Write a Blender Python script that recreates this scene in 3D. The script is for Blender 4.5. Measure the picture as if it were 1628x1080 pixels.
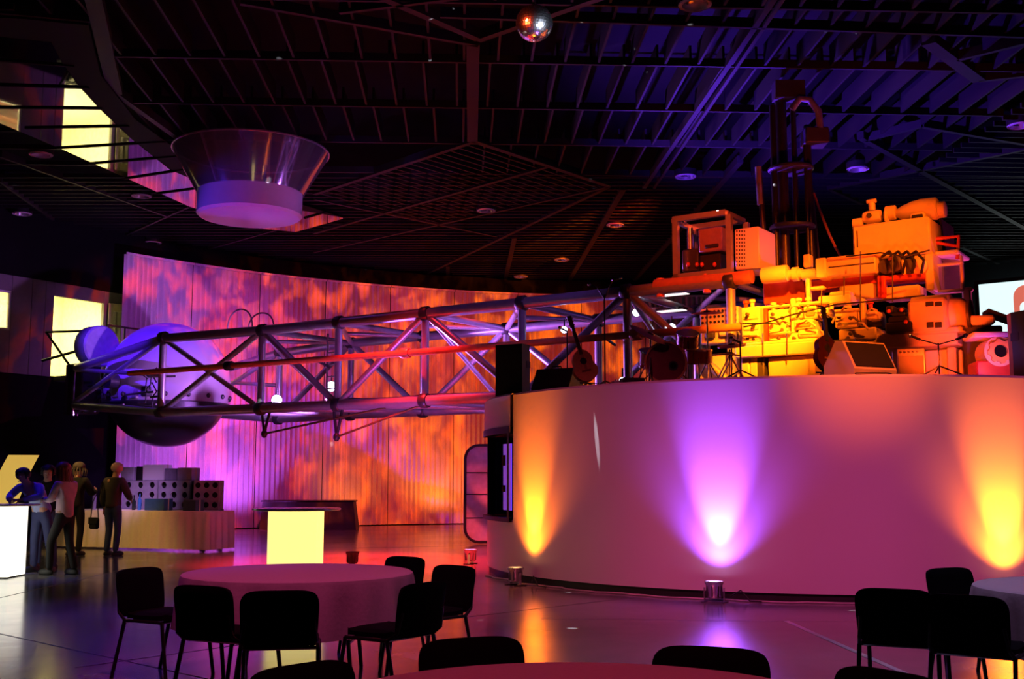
import bpy, math, random
from mathutils import Vector, Matrix
random.seed(7)
R_ = math.radians
for o in list(bpy.data.objects): bpy.data.objects.remove(o)
scene = bpy.context.scene
COL = scene.collection
# ------------------------------------------------------------------ camera
F = 1800.0; CX = 814.0; CY = 540.0; HC = 1.45
PIT = math.atan(222.0 / F)
cam_d = bpy.data.cameras.new('camera'); cam = bpy.data.objects.new('camera', cam_d); COL.objects.link(cam)
cam_d.sensor_width = 36.0; cam_d.lens = F / 1628.0 * 36.0; cam_d.clip_end = 200; cam_d.clip_start = 0.05
cam.location = (0, 0, HC); cam.rotation_euler = (math.pi / 2 + PIT, 0, 0)
scene.camera = cam
scene.view_settings.view_transform = 'Standard'; scene.view_settings.look = 'None'
scene.view_settings.exposure = 0.0; scene.view_settings.gamma = 1.0
scene.view_settings.use_curve_mapping = False
w = bpy.data.worlds.new('world'); scene.world = w; w.use_nodes = True
w.node_tree.nodes['Background'].inputs[0].default_value = (0.012, 0.006, 0.016, 1)
w.node_tree.nodes['Background'].inputs[1].default_value = 0.10

CEN = Vector((4.7, 18.6, 0)); RD = 5.1; ZD = 2.7; RW = 20.0; ZC = 8.25   # drum, hall, ceiling
# ---- pixel helpers: a pixel is a direction, the thing it touches gives the distance
def ray(px, py):
    x = (px - CX) / F; y = (CY - py) / F
    return Vector((x, math.cos(PIT) - y * math.sin(PIT), math.sin(PIT) + y * math.cos(PIT)))
O = Vector((0, 0, HC))
def at_z(px, py, z):
    d = ray(px, py); return O + d * ((z - HC) / d.z)
def at_y(px, py, Y):
    d = ray(px, py); return O + d * (Y / d.y)
def at_cyl(px, py, r, far=True):
    d = ray(px, py); a = d.x**2 + d.y**2; b = -2 * (d.x * CEN.x + d.y * CEN.y); c = CEN.x**2 + CEN.y**2 - r * r
    q = b * b - 4 * a * c
    if q < 0: q = 0
    t = (-b + (1 if far else -1) * math.sqrt(q)) / (2 * a); return O + d * t
UA = Vector((-0.8232, 0.5677, 0)); VA = Vector((-0.5677, -0.8232, 0)); ROTA = math.atan2(UA.y, UA.x)
def arm(px, py, v):
    d = ray(px, py); t = (v - (O - CEN).dot(VA)) / d.dot(VA); p = O + d * t; q = p - CEN
    return Vector((q.dot(UA), v, p.z))
def arm_w(u, v, z): return CEN + UA * u + VA * v + Vector((0, 0, z))

# ------------------------------------------------------------------ lights
def spot(name, loc, target, power, col, deg, blend=0.5, size=0.1):
    l = bpy.data.lights.new(name, 'SPOT'); l.energy = power; l.color = col; l.spot_size = R_(deg); l.spot_blend = blend
    l.shadow_soft_size = size
    o = bpy.data.objects.new(name, l); COL.objects.link(o); o.location = loc
    o.rotation_euler = (Vector(target) - Vector(loc)).to_track_quat('-Z', 'Y').to_euler(); return o
def area(name, loc, target, power, col, sx, sy):
    l = bpy.data.lights.new(name, 'AREA'); l.energy = power; l.color = col; l.shape = 'RECTANGLE'; l.size = sx; l.size_y = sy
    o = bpy.data.objects.new(name, l); COL.objects.link(o); o.location = loc
    o.rotation_euler = (Vector(target) - Vector(loc)).to_track_quat('-Z', 'Y').to_euler(); return o
def gobo(o, c0, c1, scale, lo, hi, seed, sx=1.0, sy=1.0):
    """breakup gobo: the lamp itself projects blotches of two colours"""
    l = o.data; l.use_nodes = True; nt = l.node_tree; em = nt.nodes['Emission']
    tc = nt.nodes.new('ShaderNodeTexCoord'); mp = nt.nodes.new('ShaderNodeMapping')
    mp.inputs['Scale'].default_value = (scale * sx, scale * sy, scale); mp.inputs['Location'].default_value = (seed, seed * .37, seed * .71)
    nz = nt.nodes.new('ShaderNodeTexNoise'); nz.inputs['Scale'].default_value = 1.0; nz.inputs['Detail'].default_value = 3.0
    nz.inputs['Roughness'].default_value = .55; nz.inputs['Distortion'].default_value = .4
    rp = nt.nodes.new('ShaderNodeValToRGB'); rp.color_ramp.elements[0].position = lo; rp.color_ramp.elements[1].position = hi
    rp.color_ramp.elements[0].color = (*c0, 1); rp.color_ramp.elements[1].color = (*c1, 1)
    nt.links.new(tc.outputs['Normal'], mp.inputs['Vector']); nt.links.new(mp.outputs[0], nz.inputs['Vector'])
    nt.links.new(nz.outputs[0], rp.inputs[0]); nt.links.new(rp.outputs[0], em.inputs['Color'])

AMBER = (1.0, 0.165, 0.006); VIOLET = (0.34, 0.07, 1.0); BLUE = (0.10, 0.02, 1.0); MAG = (1.0, 0.10, 0.32); RED = (1.0, 0.06, 0.05)
CURT = {}
def cp(px, py): return at_cyl(px, py, 19.55)
# flame projectors under the ceiling, throwing at the curtain
for i, (px, pos, pw, deg, sc, c0, c1) in enumerate(((285, (-4.4, 26.0), 2800, 68, 15, (0.10, 0.008, 0.17), (1.0, 0.04, 0.045)), (520, (1.0, 23.4), 9500, 48, 24, (0.16, 0.006, 0.022), (1.0, 0.080, 0.010)),
                                             (800, (4.4, 24.2), 12000, 48, 24, (0.20, 0.008, 0.003), (1.0, 0.13, 0.003)))):
    g = spot('flame_projector_light', (*pos, 7.9), cp(px, 650), pw, (1, 1, 1), deg, .5, .02)
    gobo(g, c0, c1, sc, .48, .66, 3.1 + 5.3 * i, 1, .6)
# floor washers at the foot of the curtain
for px, pw in ((215, 110), (300, 190), (385, 260), (450, 70)):
    b = at_cyl(px, 850, 18.2); b.z = 0.25; t = at_cyl(px, 600, 19.5); t.z = 2.6
    spot('curtain_wash_light', b, t, pw, (0.50, 0.10, 1.0), 110, .9, .12)
for px, pw in ((560, 90), (700, 230)):
    b = at_cyl(px, 850, 18.2); b.z = 0.25; t = at_cyl(px, 600, 19.5); t.z = 2.2
    spot('curtain_wash_light', b, t, pw, (1.0, 0.20, 0.015), 110, .9, .12)
# unseen fill spots added under the ceiling to tint drum, floor and people
for tx, ty, pw, c in ((1.2, 15.2, 1500, (1.0, 0.10, 0.30)), (3.4, 13.7, 1500, (1.0, 0.09, 0.34)), (5.6, 13.5, 1300, (0.85, 0.09, 0.42)), (8.0, 14.5, 1300, (0.9, 0.09, 0.36))):
    spot('hall_fill_light', (tx - 3.0, 6.2, 8.0), (tx, ty, 0.2), pw, c, 32, 1.0, .3)
spot('hall_fill_light', (-3.4, 19.6, 8.1), (-2.5, 20.4, 0), 24000, (1.0, 0.020, 0.026), 50, 1.0, .3)
spot('hall_fill_light', (-6.0, 13.0, 8.1), (-4.2, 11.2, 0), 1100, (0.16, 0.03, 1.0), 48, .9, .3)
spot('hall_fill_light', (-9.0, 19.0, 7.9), (-7.9, 17.2, 0.8), 900, (0.06, 0.015, 1.0), 26, .8, .1)
spot('hall_fill_light', (3.2, 9.0, 8.1), (2.0, 8.4, 0), 560, (0.50, 0.40, 0.80), 44, .9, .3)
spot('table_fill_light', (-1.2, 6.2, 8.1), (-1.62, 8.6, 0.6), 1000, (1.0, 0.09, 0.32), 28, .9, .2)  # unseen spots added to brighten the three tablecloths
spot('table_fill_light', (0.4, 2.4, 8.1), (0.22, 3.9, 0.7), 620, (1.0, 0.06, 0.16), 26, .9, .2)
spot('table_fill_light', (3.2, 4.6, 8.1), (3.9, 7.4, 0.6), 620, (0.55, 0.26, 0.62), 24, .9, .2)
spot('hall_fill_light', (-1.6, 20.5, 8.0), (-.5, 25.0, 1.1), 5500, (1.0, .06, .06), 17, .9, .2)  # unseen red spot added to redden the hatch panes
spot('bar_spot_light', (-6.2, 19.0, 6.0), (-6.5, 22.8, .4), 300, (1.0, .14, .22), 26, .9, .15)  # unseen pink spot added for the end of the bar cloth
spot('bar_spot_light', (-5.6, 19.0, 7.0), (-8.0, 24.3, 1.2), 2600, (0.62, 0.30, 1.0), 14, .9, .15)  # unseen lilac spot added to brighten crates and cartons
spot('bar_spot_light', (-9.4, 20.2, 5.5), (-8.3, 23.2, 0.3), 820, (1.0, 0.55, 0.14), 32, .8, .15)
# unseen machinery floods without fixtures, most of them under the ceiling
def on_deck(px, d, z): 
    p = ray(px, 600); return Vector((p.x / p.y * d, d, z))
spot('machine_flood_light', (3.2, 10.8, 7.9), arm_w(-.25, 1.6, 3.72), 27000, (1.0, .20, .003), 17, .9, .1)
spot('machine_flood_light', (4.6, 8.0, 7.9), (4.25, 14.0, 2.95), 4200, (1.0, .12, .004), 19, 1.0, .1)
spot('machine_flood_light', (6.4, 10.2, 7.6), arm_w(-1.1, 1.2, 4.5), 5800, (1.0, .12, .003), 25, .9, .1)
spot('machine_flood_light', on_deck(1480, 13.7, 2.85), arm_w(-2.0, 1.0, 4.0), 620, (1.0, .06, .004), 80, .8, .1)
spot('machine_flood_light', (1.6, 11.5, 7.6), arm_w(1.0, 1.2, 5.0), 3000, (1.0, .06, .012), 22, .9, .1)  # extra flood added to redden the dark rack
spot('machine_flood_light', arm_w(-3.4, -.6, 3.0), arm_w(-2.4, .4, 4.6), 160, (1.0, .08, .5), 90, .8, .1)
# truss lights; the first two are unseen spots added off the truss
spot('truss_spot_light', (-2.6, 20.0, 0.4), arm_w(8.4, 0.6, 3.9), 380, (0.42, 0.13, 1.0), 70, .8, .1)
spot('truss_spot_light', (1.2, 15.0, 7.9), arm_w(5.2, 1.0, 3.8), 350, (0.42, 0.13, 1.0), 34, .7, .1)
spot('truss_spot_light', arm_w(10.4, 0.2, 3.15), arm_w(15.5, 0.4, 3.7), 1500, (0.55, 0.18, 1.0), 80, .7, .1)
spot('truss_spot_light', arm_w(9.5, 0.2, 3.1), arm_w(4, 0, 4.2), 3400, (0.48, 0.16, 1.0), 80, .7, .1)
spot('truss_spot_light', arm_w(4.6, -.3, 3.0), arm_w(7.5, 0, 4.4), 450, (0.48, 0.16, 1.0), 70, .7, .1)
spot('gondola_lamp_light', (-11.0, 20.0, 7.9), arm_w(15.9, 0.3, 4.4), 4600, (0.09, 0.01, 1.0), 24, .6, .1)
spot('stage_spot_light', arm_w(2.6, -1.2, 4.8), (5.0, 21.0, 8.6), 4200, (0.13, 0.03, 1.0), 120, .8, .1)
spot('cone_fill_light', (-9.5, 19.0, 3.0), (-5.9, 21.6, 6.4), 900, (0.12, 0.03, 1.0), 20, .8, .1)  # both cone spots are unseen, added to tint the ceiling lamp
spot('cone_fill_light', (-3.0, 17.0, 1.0), (-5.0, 21.6, 6.4), 260, (1.0, 0.12, 0.55), 26, .8, .1)
spot('ball_fill_light', (2.4, 12.6, 6.2), at_y(849.5, 37, 15.0), 1700, (0.70, 0.80, 1.0), 7.6, .3, .05)  # both ball spots are unseen, added to brighten the mirror ball
spot('ball_fill_light', (-2.6, 12.2, 7.2), at_y(849.5, 37, 15.0), 2600, (1.0, 0.07, 0.015), 6.6, .3, .05)

# ------------------------------------------------------------------ materials
MATS = {}
def mat(name, col, rough=.6, metal=0.0, var=.12, scale=9.0, bump=0.0, emit=None, es=0.0, spec=.5, coat=0.0, alpha=None, trans=0.0, sheen=0.0):
    if name in MATS: return MATS[name]
    m = bpy.data.materials.new(name); m.use_nodes = True; nt = m.node_tree; b = nt.nodes['Principled BSDF']
    b.inputs['Roughness'].default_value = rough; b.inputs['Metallic'].default_value = metal
    b.inputs['Specular IOR Level'].default_value = spec; b.inputs['Coat Weight'].default_value = coat
    b.inputs['Transmission Weight'].default_value = trans
    tc = nt.nodes.new('ShaderNodeTexCoord'); nz = nt.nodes.new('ShaderNodeTexNoise')
    nz.inputs['Scale'].default_value = scale; nz.inputs['Detail'].default_value = 4
    nt.links.new(tc.outputs['Object'], nz.inputs['Vector'])
    rp = nt.nodes.new('ShaderNodeValToRGB'); rp.color_ramp.elements[0].position = .3; rp.color_ramp.elements[1].position = .7
    rp.color_ramp.elements[0].color = tuple(c * (1 - var) for c in col) + (1,)
    rp.color_ramp.elements[1].color = tuple(min(1, c * (1 + var)) for c in col) + (1,)
    nt.links.new(nz.outputs[0], rp.inputs[0]); nt.links.new(rp.outputs[0], b.inputs['Base Color'])
    if bump:
        bp = nt.nodes.new('ShaderNodeBump'); bp.inputs['Strength'].default_value = bump; bp.inputs['Distance'].default_value = .02
        nt.links.new(nz.outputs[0], bp.inputs['Height']); nt.links.new(bp.outputs[0], b.inputs['Normal'])
    if emit: b.inputs['Emission Color'].default_value = (*emit, 1); b.inputs['Emission Strength'].default_value = es
    MATS[name] = m; return m
BLACK = mat('black_paint', (.012, .012, .013), .55)
BLACKM = mat('black_drape', (.006, .006, .007), .9, spec=.15)
BLKPL = mat('black_plastic', (.015, .015, .016), .4)
FABRIC = mat('black_fabric', (.006, .006, .007), .95, scale=200, bump=.2, spec=.1)
CHROME = mat('chrome', (.75, .75, .77), .15, 1.0)
ALU = mat('aluminium_tube', (.42, .42, .44), .32, .55, var=.08)
STEEL = mat('dark_steel', (.07, .07, .075), .4, .6)
CREAM = mat('machine_paint', (.62, .52, .30), .45, var=.08, scale=3)
GREYP = mat('grey_paint', (.35, .34, .33), .5)
DARKP = mat('dark_machine', (.05, .045, .045), .5)
ORPIPE = mat('orange_pipe', (.75, .22, .08), .4)
WHITE = mat('white_paint', (.72, .70, .70), .5, var=.03, scale=1.2)
DRUMW = mat('drum_plaster', (.66, .62, .63), .42, var=.02, scale=.6, spec=.4)
CLOTH = mat('table_linen', (.55, .50, .52), .85, var=.04, scale=40, bump=.1, spec=.2)
CURTM = mat('curtain_fabric', (.72, .68, .68), .8, var=.06, scale=30, spec=.2)
GALW = mat('gallery_panel', (.20, .19, .18), .6, var=.06)
CEILB = mat('ceiling_black', (.0018, .0018, .0018), .8, spec=.2)
SLAT = mat('ceiling_slat', (.014, .013, .014), .6, spec=.3)
BEAM = mat('ceiling_beam', (.022, .020, .021), .6, spec=.3)
WOODC = mat('dark_wood', (.20, .07, .03), .35, scale=20)
GUITW = mat('guitar_spruce', (.60, .28, .10), .3, scale=30)
REDM = mat('red_lacquer', (.45, .05, .03), .3)
BRONZE = mat('cymbal_bronze', (.45, .28, .10), .3, .9)
def emis(name, col, s):
    return mat(name, tuple(min(1, c) for c in col), .5, emit=col, es=s, var=.02)
LITY = emis('lit_yellow_acrylic', (1.0, .80, .25), 1.25)
LITW = emis('lit_white_acrylic', (1.0, .97, .80), 1.6)
LENSV = emis('lens_violet', (.8, .5, 1.0), 9.0)
LENSA = emis('lens_amber', (1.0, .45, .15), 9.0)
LENSW = emis('lens_white', (.85, .8, 1.0), 14.0)
SCRN = emis('screen_white', (.72, 1.0, 1.0), 1.15)
SCRO = emis('screen_salmon', (.68, .15, .10), 1.0)
GALL = emis('gallery_lamp', (1.0, .88, .40), 5.0)
def glassmat(name, tint, refl, rough, haze=0):
    m = bpy.data.materials.new(name); m.use_nodes = True; nt = m.node_tree; nt.nodes.clear()
    out = nt.nodes.new('ShaderNodeOutputMaterial'); mx = nt.nodes.new('ShaderNodeMixShader'); tr = nt.nodes.new('ShaderNodeBsdfTransparent')
    gl = nt.nodes.new('ShaderNodeBsdfGlossy'); gl.inputs['Roughness'].default_value = rough
    fr = nt.nodes.new('ShaderNodeLayerWeight'); fr.inputs[0].default_value = refl
    mt = nt.nodes.new('ShaderNodeMath'); mt.operation = 'MULTIPLY_ADD'; mt.inputs[1].default_value = .8; mt.inputs[2].default_value = refl * .4
    tr.inputs[0].default_value = (*tint, 1)
    nt.links.new(fr.outputs['Facing'], mt.inputs[0]); nt.links.new(mt.outputs[0], mx.inputs[0])
    nt.links.new(tr.outputs[0], mx.inputs[1]); nt.links.new(gl.outputs[0], mx.inputs[2]); nt.links.new(mx.outputs[0], out.inputs[0])
    if haze:
        df = nt.nodes.new('ShaderNodeBsdfDiffuse'); df.inputs[0].default_value = (.8, .78, .82, 1); m2 = nt.nodes.new('ShaderNodeMixShader'); m2.inputs[0].default_value = haze
        nt.links.new(mx.outputs[0], m2.inputs[1]); nt.links.new(df.outputs[0], m2.inputs[2]); nt.links.new(m2.outputs[0], out.inputs[0])
    MATS[name] = m; return m
GLASS = glassmat('clear_acrylic', (.86, .84, .88), .35, .05)
CONE = glassmat('hazy_acrylic', (.86, .84, .88), .45, .08, .07)
PANE = glassmat('smoked_pane', (.55, .5, .5), .3, .08)
MIRROR = mat('mirror_film', (.62, .60, .60), .03, 1.0, var=.03, scale=.5)
BALLM = mat('mirror_tile', (.9, .9, .92), .22, 1.0, var=.02)
FROST = mat('frosted_acrylic', (.62, .58, .66), .6, var=.03)
# floor: polished concrete with mottling
def floor_mat():
    m = bpy.data.materials.new('polished_concrete'); m.use_nodes = True; nt = m.node_tree; b = nt.nodes['Principled BSDF']
    tc = nt.nodes.new('ShaderNodeTexCoord'); n1 = nt.nodes.new('ShaderNodeTexNoise'); n1.inputs['Scale'].default_value = .7; n1.inputs['Detail'].default_value = 8; n1.inputs['Roughness'].default_value = .62
    n2 = nt.nodes.new('ShaderNodeTexNoise'); n2.inputs['Scale'].default_value = 5; n2.inputs['Detail'].default_value = 5
    nt.links.new(tc.outputs['Object'], n1.inputs['Vector']); nt.links.new(tc.outputs['Object'], n2.inputs['Vector'])
    rp = nt.nodes.new('ShaderNodeValToRGB'); rp.color_ramp.elements[0].position = .32; rp.color_ramp.elements[1].position = .7
    rp.color_ramp.elements[0].color = (.13, .125, .125, 1); rp.color_ramp.elements[1].color = (.27, .26, .26, 1)
    nt.links.new(n1.outputs[0], rp.inputs[0]); nt.links.new(rp.outputs[0], b.inputs['Base Color'])
    rr = nt.nodes.new('ShaderNodeMapRange'); rr.inputs['To Min'].default_value = .10; rr.inputs['To Max'].default_value = .24
    nt.links.new(n1.outputs[0], rr.inputs['Value']); nt.links.new(rr.outputs[0], b.inputs['Roughness'])
    bp = nt.nodes.new('ShaderNodeBump'); bp.inputs['Strength'].default_value = .05; bp.inputs['Distance'].default_value = .012
    nt.links.new(n2.outputs[0], bp.inputs['Height']); nt.links.new(bp.outputs[0], b.inputs['Normal'])
    b.inputs['Specular IOR Level'].default_value = .8
    return m
FLOORM = floor_mat()

# ------------------------------------------------------------------ mesh builder
class MB:
    def __init__(s): s.v = []; s.f = []
    def add(s, vs, fs):
        n = len(s.v); s.v += [tuple(p) for p in vs]; s.f += [tuple(i + n for i in f) for f in fs]; return s
    def box(s, x0, x1, y0, y1, z0, z1, bev=0.0):
        if x0 > x1: x0, x1 = x1, x0
        if y0 > y1: y0, y1 = y1, y0
        if z0 > z1: z0, z1 = z1, z0
        b = min(bev, (x1 - x0) * .45, (y1 - y0) * .45, (z1 - z0) * .45)
        if b <= 0:
            vs = [(x, y, z) for z in (z0, z1) for x, y in ((x0, y0), (x1, y0), (x1, y1), (x0, y1))]
            return s.add(vs, [(3, 2, 1, 0), (4, 5, 6, 7), (0, 1, 5, 4), (1, 2, 6, 5), (2, 3, 7, 6), (3, 0, 4, 7)])
        def rect(ins, z): return [(x0 + ins, y0 + 0, z), (x1 - ins, y0, z), (x1, y0 + ins, z), (x1, y1 - ins, z), (x1 - ins, y1, z), (x0 + ins, y1, z), (x0, y1 - ins, z), (x0, y0 + ins, z)]
        def rin(z): return [(x0 + b, y0 + b, z), (x1 - b, y0 + b, z), (x1 - b, y0 + b, z), (x1 - b, y1 - b, z), (x1 - b, y1 - b, z), (x0 + b, y1 - b, z), (x0 + b, y1 - b, z), (x0 + b, y0 + b, z)]
        rings = [rin(z0), rect(b, z0 + b), rect(b, z1 - b), rin(z1)]
        vs = [p for r in rings for p in r]; fs = [tuple(reversed(range(8))), tuple(range(24, 32))]
        for k in range(3):
            for i in range(8): j = (i + 1) % 8; fs.append((k * 8 + i, k * 8 + j, k * 8 + 8 + j, k * 8 + 8 + i))
        return s.add(vs, fs)
    def tube(s, p0, p1, r, n=10, r1=None):
        return s.path([p0, p1], [r, r if r1 is None else r1], n)
    def path(s, pts, r, n=8):
        pts = [Vector(p) for p in pts]; rs = r if isinstance(r, (list, tuple)) else [r] * len(pts)
        m = len(pts); vs = []; up = None
        for i, p in enumerate(pts):
            t = (pts[min(i + 1, m - 1)] - pts[max(i - 1, 0)])
            t = t.normalized() if t.length > 1e-9 else Vector((0, 0, 1))
            if up is None: up = t.cross(Vector((0, 0, 1)) if abs(t.z) < .95 else Vector((1, 0, 0))).normalized()
            else: up = (up - t * up.dot(t)).normalized()
            w_ = t.cross(up)
            for k in range(n): a = 2 * math.pi * k / n; vs.append(p + (up * math.cos(a) + w_ * math.sin(a)) * rs[i])
        fs = [tuple(reversed(range(n))), tuple(range((m - 1) * n, m * n))]
        for i in range(m - 1):
            for k in range(n): j = (k + 1) % n; fs.append((i * n + k, i * n + j, i * n + n + j, i * n + n + k))
        return s.add(vs, fs)
    def lathe(s, prof, c=(0, 0, 0), n=24, axis='z', cap=True, a0=0, a1=2 * math.pi):
        full = abs(a1 - a0 - 2 * math.pi) < 1e-6; m = n if full else n + 1; vs = []
        for r, h in prof:
            for k in range(m):
                a = a0 + (a1 - a0) * k / n; x, y = r * math.cos(a), r * math.sin(a)
                p = (x, y, h) if axis == 'z' else ((h, x, y) if axis == 'x' else (y, h, x))
                vs.append((p[0] + c[0], p[1] + c[1], p[2] + c[2]))
        fs = []
        for i in range(len(prof) - 1):
            for k in range(m if full else n): j = (k + 1) % m; fs.append((i * m + k, i * m + j, i * m + m + j, i * m + m + k))
        if cap and full:
            fs.append(tuple(reversed(range(m)))); fs.append(tuple(range((len(prof) - 1) * m, len(prof) * m)))
        return s.add(vs, fs)
    def ell(s, c, r, n=16, m=10, zlo=-1.0, zhi=1.0):
        prof = []
        for i in range(m + 1):
            t = math.asin(zlo) + (math.asin(zhi) - math.asin(zlo)) * i / m; prof.append((max(math.cos(t), .002), math.sin(t)))
        k = MB().lathe(prof, n=n)
        return s.add([(c[0] + p[0] * r[0], c[1] + p[1] * r[1], c[2] + p[2] * r[2]) for p in k.v], k.f)
    def prism(s, poly, z0, z1):
        n = len(poly); vs = [(*p, z0) for p in poly] + [(*p, z1) for p in poly]
        return s.add(vs, [tuple(reversed(range(n))), tuple(range(n, 2 * n))] + [(i, (i + 1) % n, n + (i + 1) % n, n + i) for i in range(n)])
    def xf(s, M): s.v = [tuple(M @ Vector(p)) for p in s.v]; return s
    def beam(s, p0, p1, wd, ht):
        p0 = Vector(p0); p1 = Vector(p1); d = p1 - p0; L = d.length; q = d.to_track_quat('X', 'Z').to_matrix().to_4x4()
        k = MB().box(0, L, -wd / 2, wd / 2, 0, ht).xf(Matrix.Translation(p0) @ q); return s.add(k.v, k.f)
    def mesh(s, name, m, smooth=True, org=(0, 0, 0)):
        me = bpy.data.meshes.new(name); me.from_pydata([(p[0] - org[0], p[1] - org[1], p[2] - org[2]) for p in s.v], [], s.f); me.update()
        me.materials.append(m)
        if smooth: me.shade_smooth(); me.set_sharp_from_angle(angle=R_(38))
        return me
    def build(s, name, m, parent=None, org=(0, 0, 0), smooth=True):
        o = bpy.data.objects.new(name, s.mesh(name, m, smooth, org)); COL.objects.link(o)
        if parent: o.parent = parent
        return o
def tag(o, label, cat, group=None):
    o['label'] = label; o['category'] = cat
    if group: o['group'] = group
    return o
def thing(name, label, cat, loc=(0, 0, 0), rz=0, group=None):
    o = bpy.data.objects.new(name, None); COL.objects.link(o); o.location = loc; o.rotation_euler = (0, 0, rz); o.empty_display_size = .1
    return tag(o, label, cat, group)
def solo(name, mb, m, label, cat, group=None, loc=None, rz=0):
    o = mb.build(name, m)
    if loc is not None: o.location = loc; o.rotation_euler = (0, 0, rz)
    return tag(o, label, cat, group)
def struct(name, mb, m, parent=None, smooth=True):
    o = mb.build(name, m, parent, smooth=smooth)
    if not parent: o['kind'] = 'structure'
    return o
def dup(root, loc, rz, label=None):
    r = root.copy(); COL.objects.link(r); r.location = loc; r.rotation_euler = (0, 0, rz)
    if label: r['label'] = label
    for ch in list(root.children):
        c = ch.copy(); COL.objects.link(c); c.parent = r
        for g in list(ch.children):
            d = g.copy(); COL.objects.link(d); d.parent = c
    return r
def shared(name, me, parent, loc=(0, 0, 0), rot=(0, 0, 0), scale=(1, 1, 1)):
    o = bpy.data.objects.new(name, me); COL.objects.link(o); o.parent = parent; o.location = loc; o.rotation_euler = rot; o.scale = scale; return o
# ================================================================== SETTING
def az(p): return math.atan2(p.y - CEN.y, p.x - CEN.x)
def on_circ(r, a, z=0): return Vector((CEN.x + r * math.cos(a), CEN.y + r * math.sin(a), z))
floor = struct('floor', MB().lathe([(20.6, -.12), (20.6, 0)], CEN, 128), FLOORM, smooth=False)
TAPE = mat('white_tape', (.75, .74, .78), .5); JOINT = mat('joint_filler', (.04, .04, .04), .5); SCUFF = mat('pale_joint', (.42, .40, .42), .4)
def floor_line(name, p0, p1, wd, m, h=.002):
    a = at_z(*p0, 0); b = at_z(*p1, 0); MB().beam(a, b, wd, h).build(name, m, floor, smooth=False)
floor_line('tape_line', (1250, 988), (1500, 1098), .055, TAPE, .003)
floor_line('floor_joint', (860, 984), (1628, 992), .012, SCUFF)
floor_line('floor_joint', (120, 1062), (480, 1012), .016, JOINT)
floor_line('floor_joint', (480, 1012), (1010, 950), .012, JOINT)
floor_line('floor_joint', (-40, 960), (200, 905), .012, JOINT)
floor_line('floor_joint', (560, 872), (740, 868), .03, JOINT)
floor_line('floor_joint', (330, 1080), (-60, 995), .012, JOINT)

# hall walls (black drape over a round wall), with the gallery opening on the left
aG1 = az(at_cyl(193, 600, 20.2)); aG0 = az(at_cyl(-75, 600, 20.2)); ZG0, ZG1 = 4.15, 6.62
def arc_wall(name, a0, a1, z0, z1, r=20.2, m=BLACKM):
    n = max(3, int(abs(a1 - a0) * 40)); k = MB()
    k.lathe([(r, z0), (r, z1), (r + .2, z1), (r + .2, z0), (r, z0)], CEN, n, cap=False, a0=a0, a1=a1); return struct(name, k, m)
arc_wall('wall_back', R_(60), aG1, 0, 9.4)
arc_wall('wall_left', aG1, aG0, 0, ZG0)
arc_wall('wall_left', aG1, aG0, ZG1, 9.4)
arc_wall('wall_front', aG0, R_(300), 0, 9.4)
arc_wall('wall_right', R_(-60), R_(60), 0, 9.4)
struct('ceiling', MB().lathe([(20.4, 9.3), (20.4, 9.45)], CEN, 96), CEILB, smooth=False)
ceiling = bpy.data.objects['ceiling']

# ---- gallery room behind the left wall
G0 = at_cyl(-75, 600, 20.3); G0.z = 0; G1 = at_cyl(193, 600, 20.3); G1.z = 0; eG = (G1 - G0).normalized(); nG = Vector((-eG.y, eG.x, 0))
LG = (G1 - G0).length
def gp(px, py):
    d = ray(px, py); t = (G0 - O).dot(nG) / d.dot(nG); p = O + d * t; return (p - G0).dot(eG), p.z
gal = bpy.data.objects.new('wall_gallery', None); COL.objects.link(gal); gal.location = (G0.x, G0.y, 0); gal.rotation_euler = (0, 0, math.atan2(eG.y, eG.x)); gal['kind'] = 'structure'
def gx(px): return gp(px, 540)[0]
def gz(px, py): return gp(px, py)[1]
zt = ZG1 + .02; zb = ZG0 - .02
zwin0, zwin1 = gz(5, 524), gz(5, 461); zdr = gz(110, 474)
for a, b, c, d in ((0, gx(-32), zb, zt), (gx(-32), gx(15), zb, zwin0), (gx(-32), gx(15), zwin1, zt), (gx(15.3), gx(47), zb, zt), (gx(47.6), gx(69), zb, zt),
                   (gx(69.6), gx(83), zb, zt), (gx(83), gx(163), zdr, zt), (gx(163), LG, zb, zt)):
    MB().box(a, b, 0, .12, c, d, .006).build('wall_panel', GALW, gal, smooth=False)
INT = mat('gallery_interior', (.70, .66, .42), .6)
MB().box(-.3, LG + .6, 3.6, 3.7, zb, zt + .3).build('rear_wall', INT, gal, smooth=False)
MB().box(-.4, -.3, .12, 3.7, zb, zt + .3).build('side_wall', INT, gal, smooth=False)
MB().box(LG + .6, LG + .7, .12, 3.7, zb, zt + .3).build('side_wall', INT, gal, smooth=False)
MB().box(-.4, LG + .7, .12, 3.7, zb - .12, zb).build('room_floor', GREYP, gal, smooth=False)
MB().box(-.4, LG + .7, .12, 3.7, zt + .3, zt + .4).build('room_ceiling', INT, gal, smooth=False)
MB().box(gx(80), gx(160), .9, 1.5, zt + .24, zt + .298).build('lamp_panel', GALL, gal, smooth=False)
MB().box(gx(-30), gx(12), .9, 1.5, zt + .24, zt + .298).build('lamp_panel', GALL, gal, smooth=False)
def gworld(t, y, z): return G0 + eG * t + nG * y + Vector((0, 0, z))
area('gallery_room_light', gworld(gx(120), 1.6, 6.7), gworld(gx(120), 2.6, 4.2), 420, (1, .90, .42), 1.2, 1.2)
area('gallery_room_light', gworld(gx(0), 1.6, 6.7), gworld(gx(0), 2.6, 4.2), 220, (1, .90, .42), 1.0, 1.0)
DFR = mat('door_leaf', (.36, .32, .20), .5)
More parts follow.
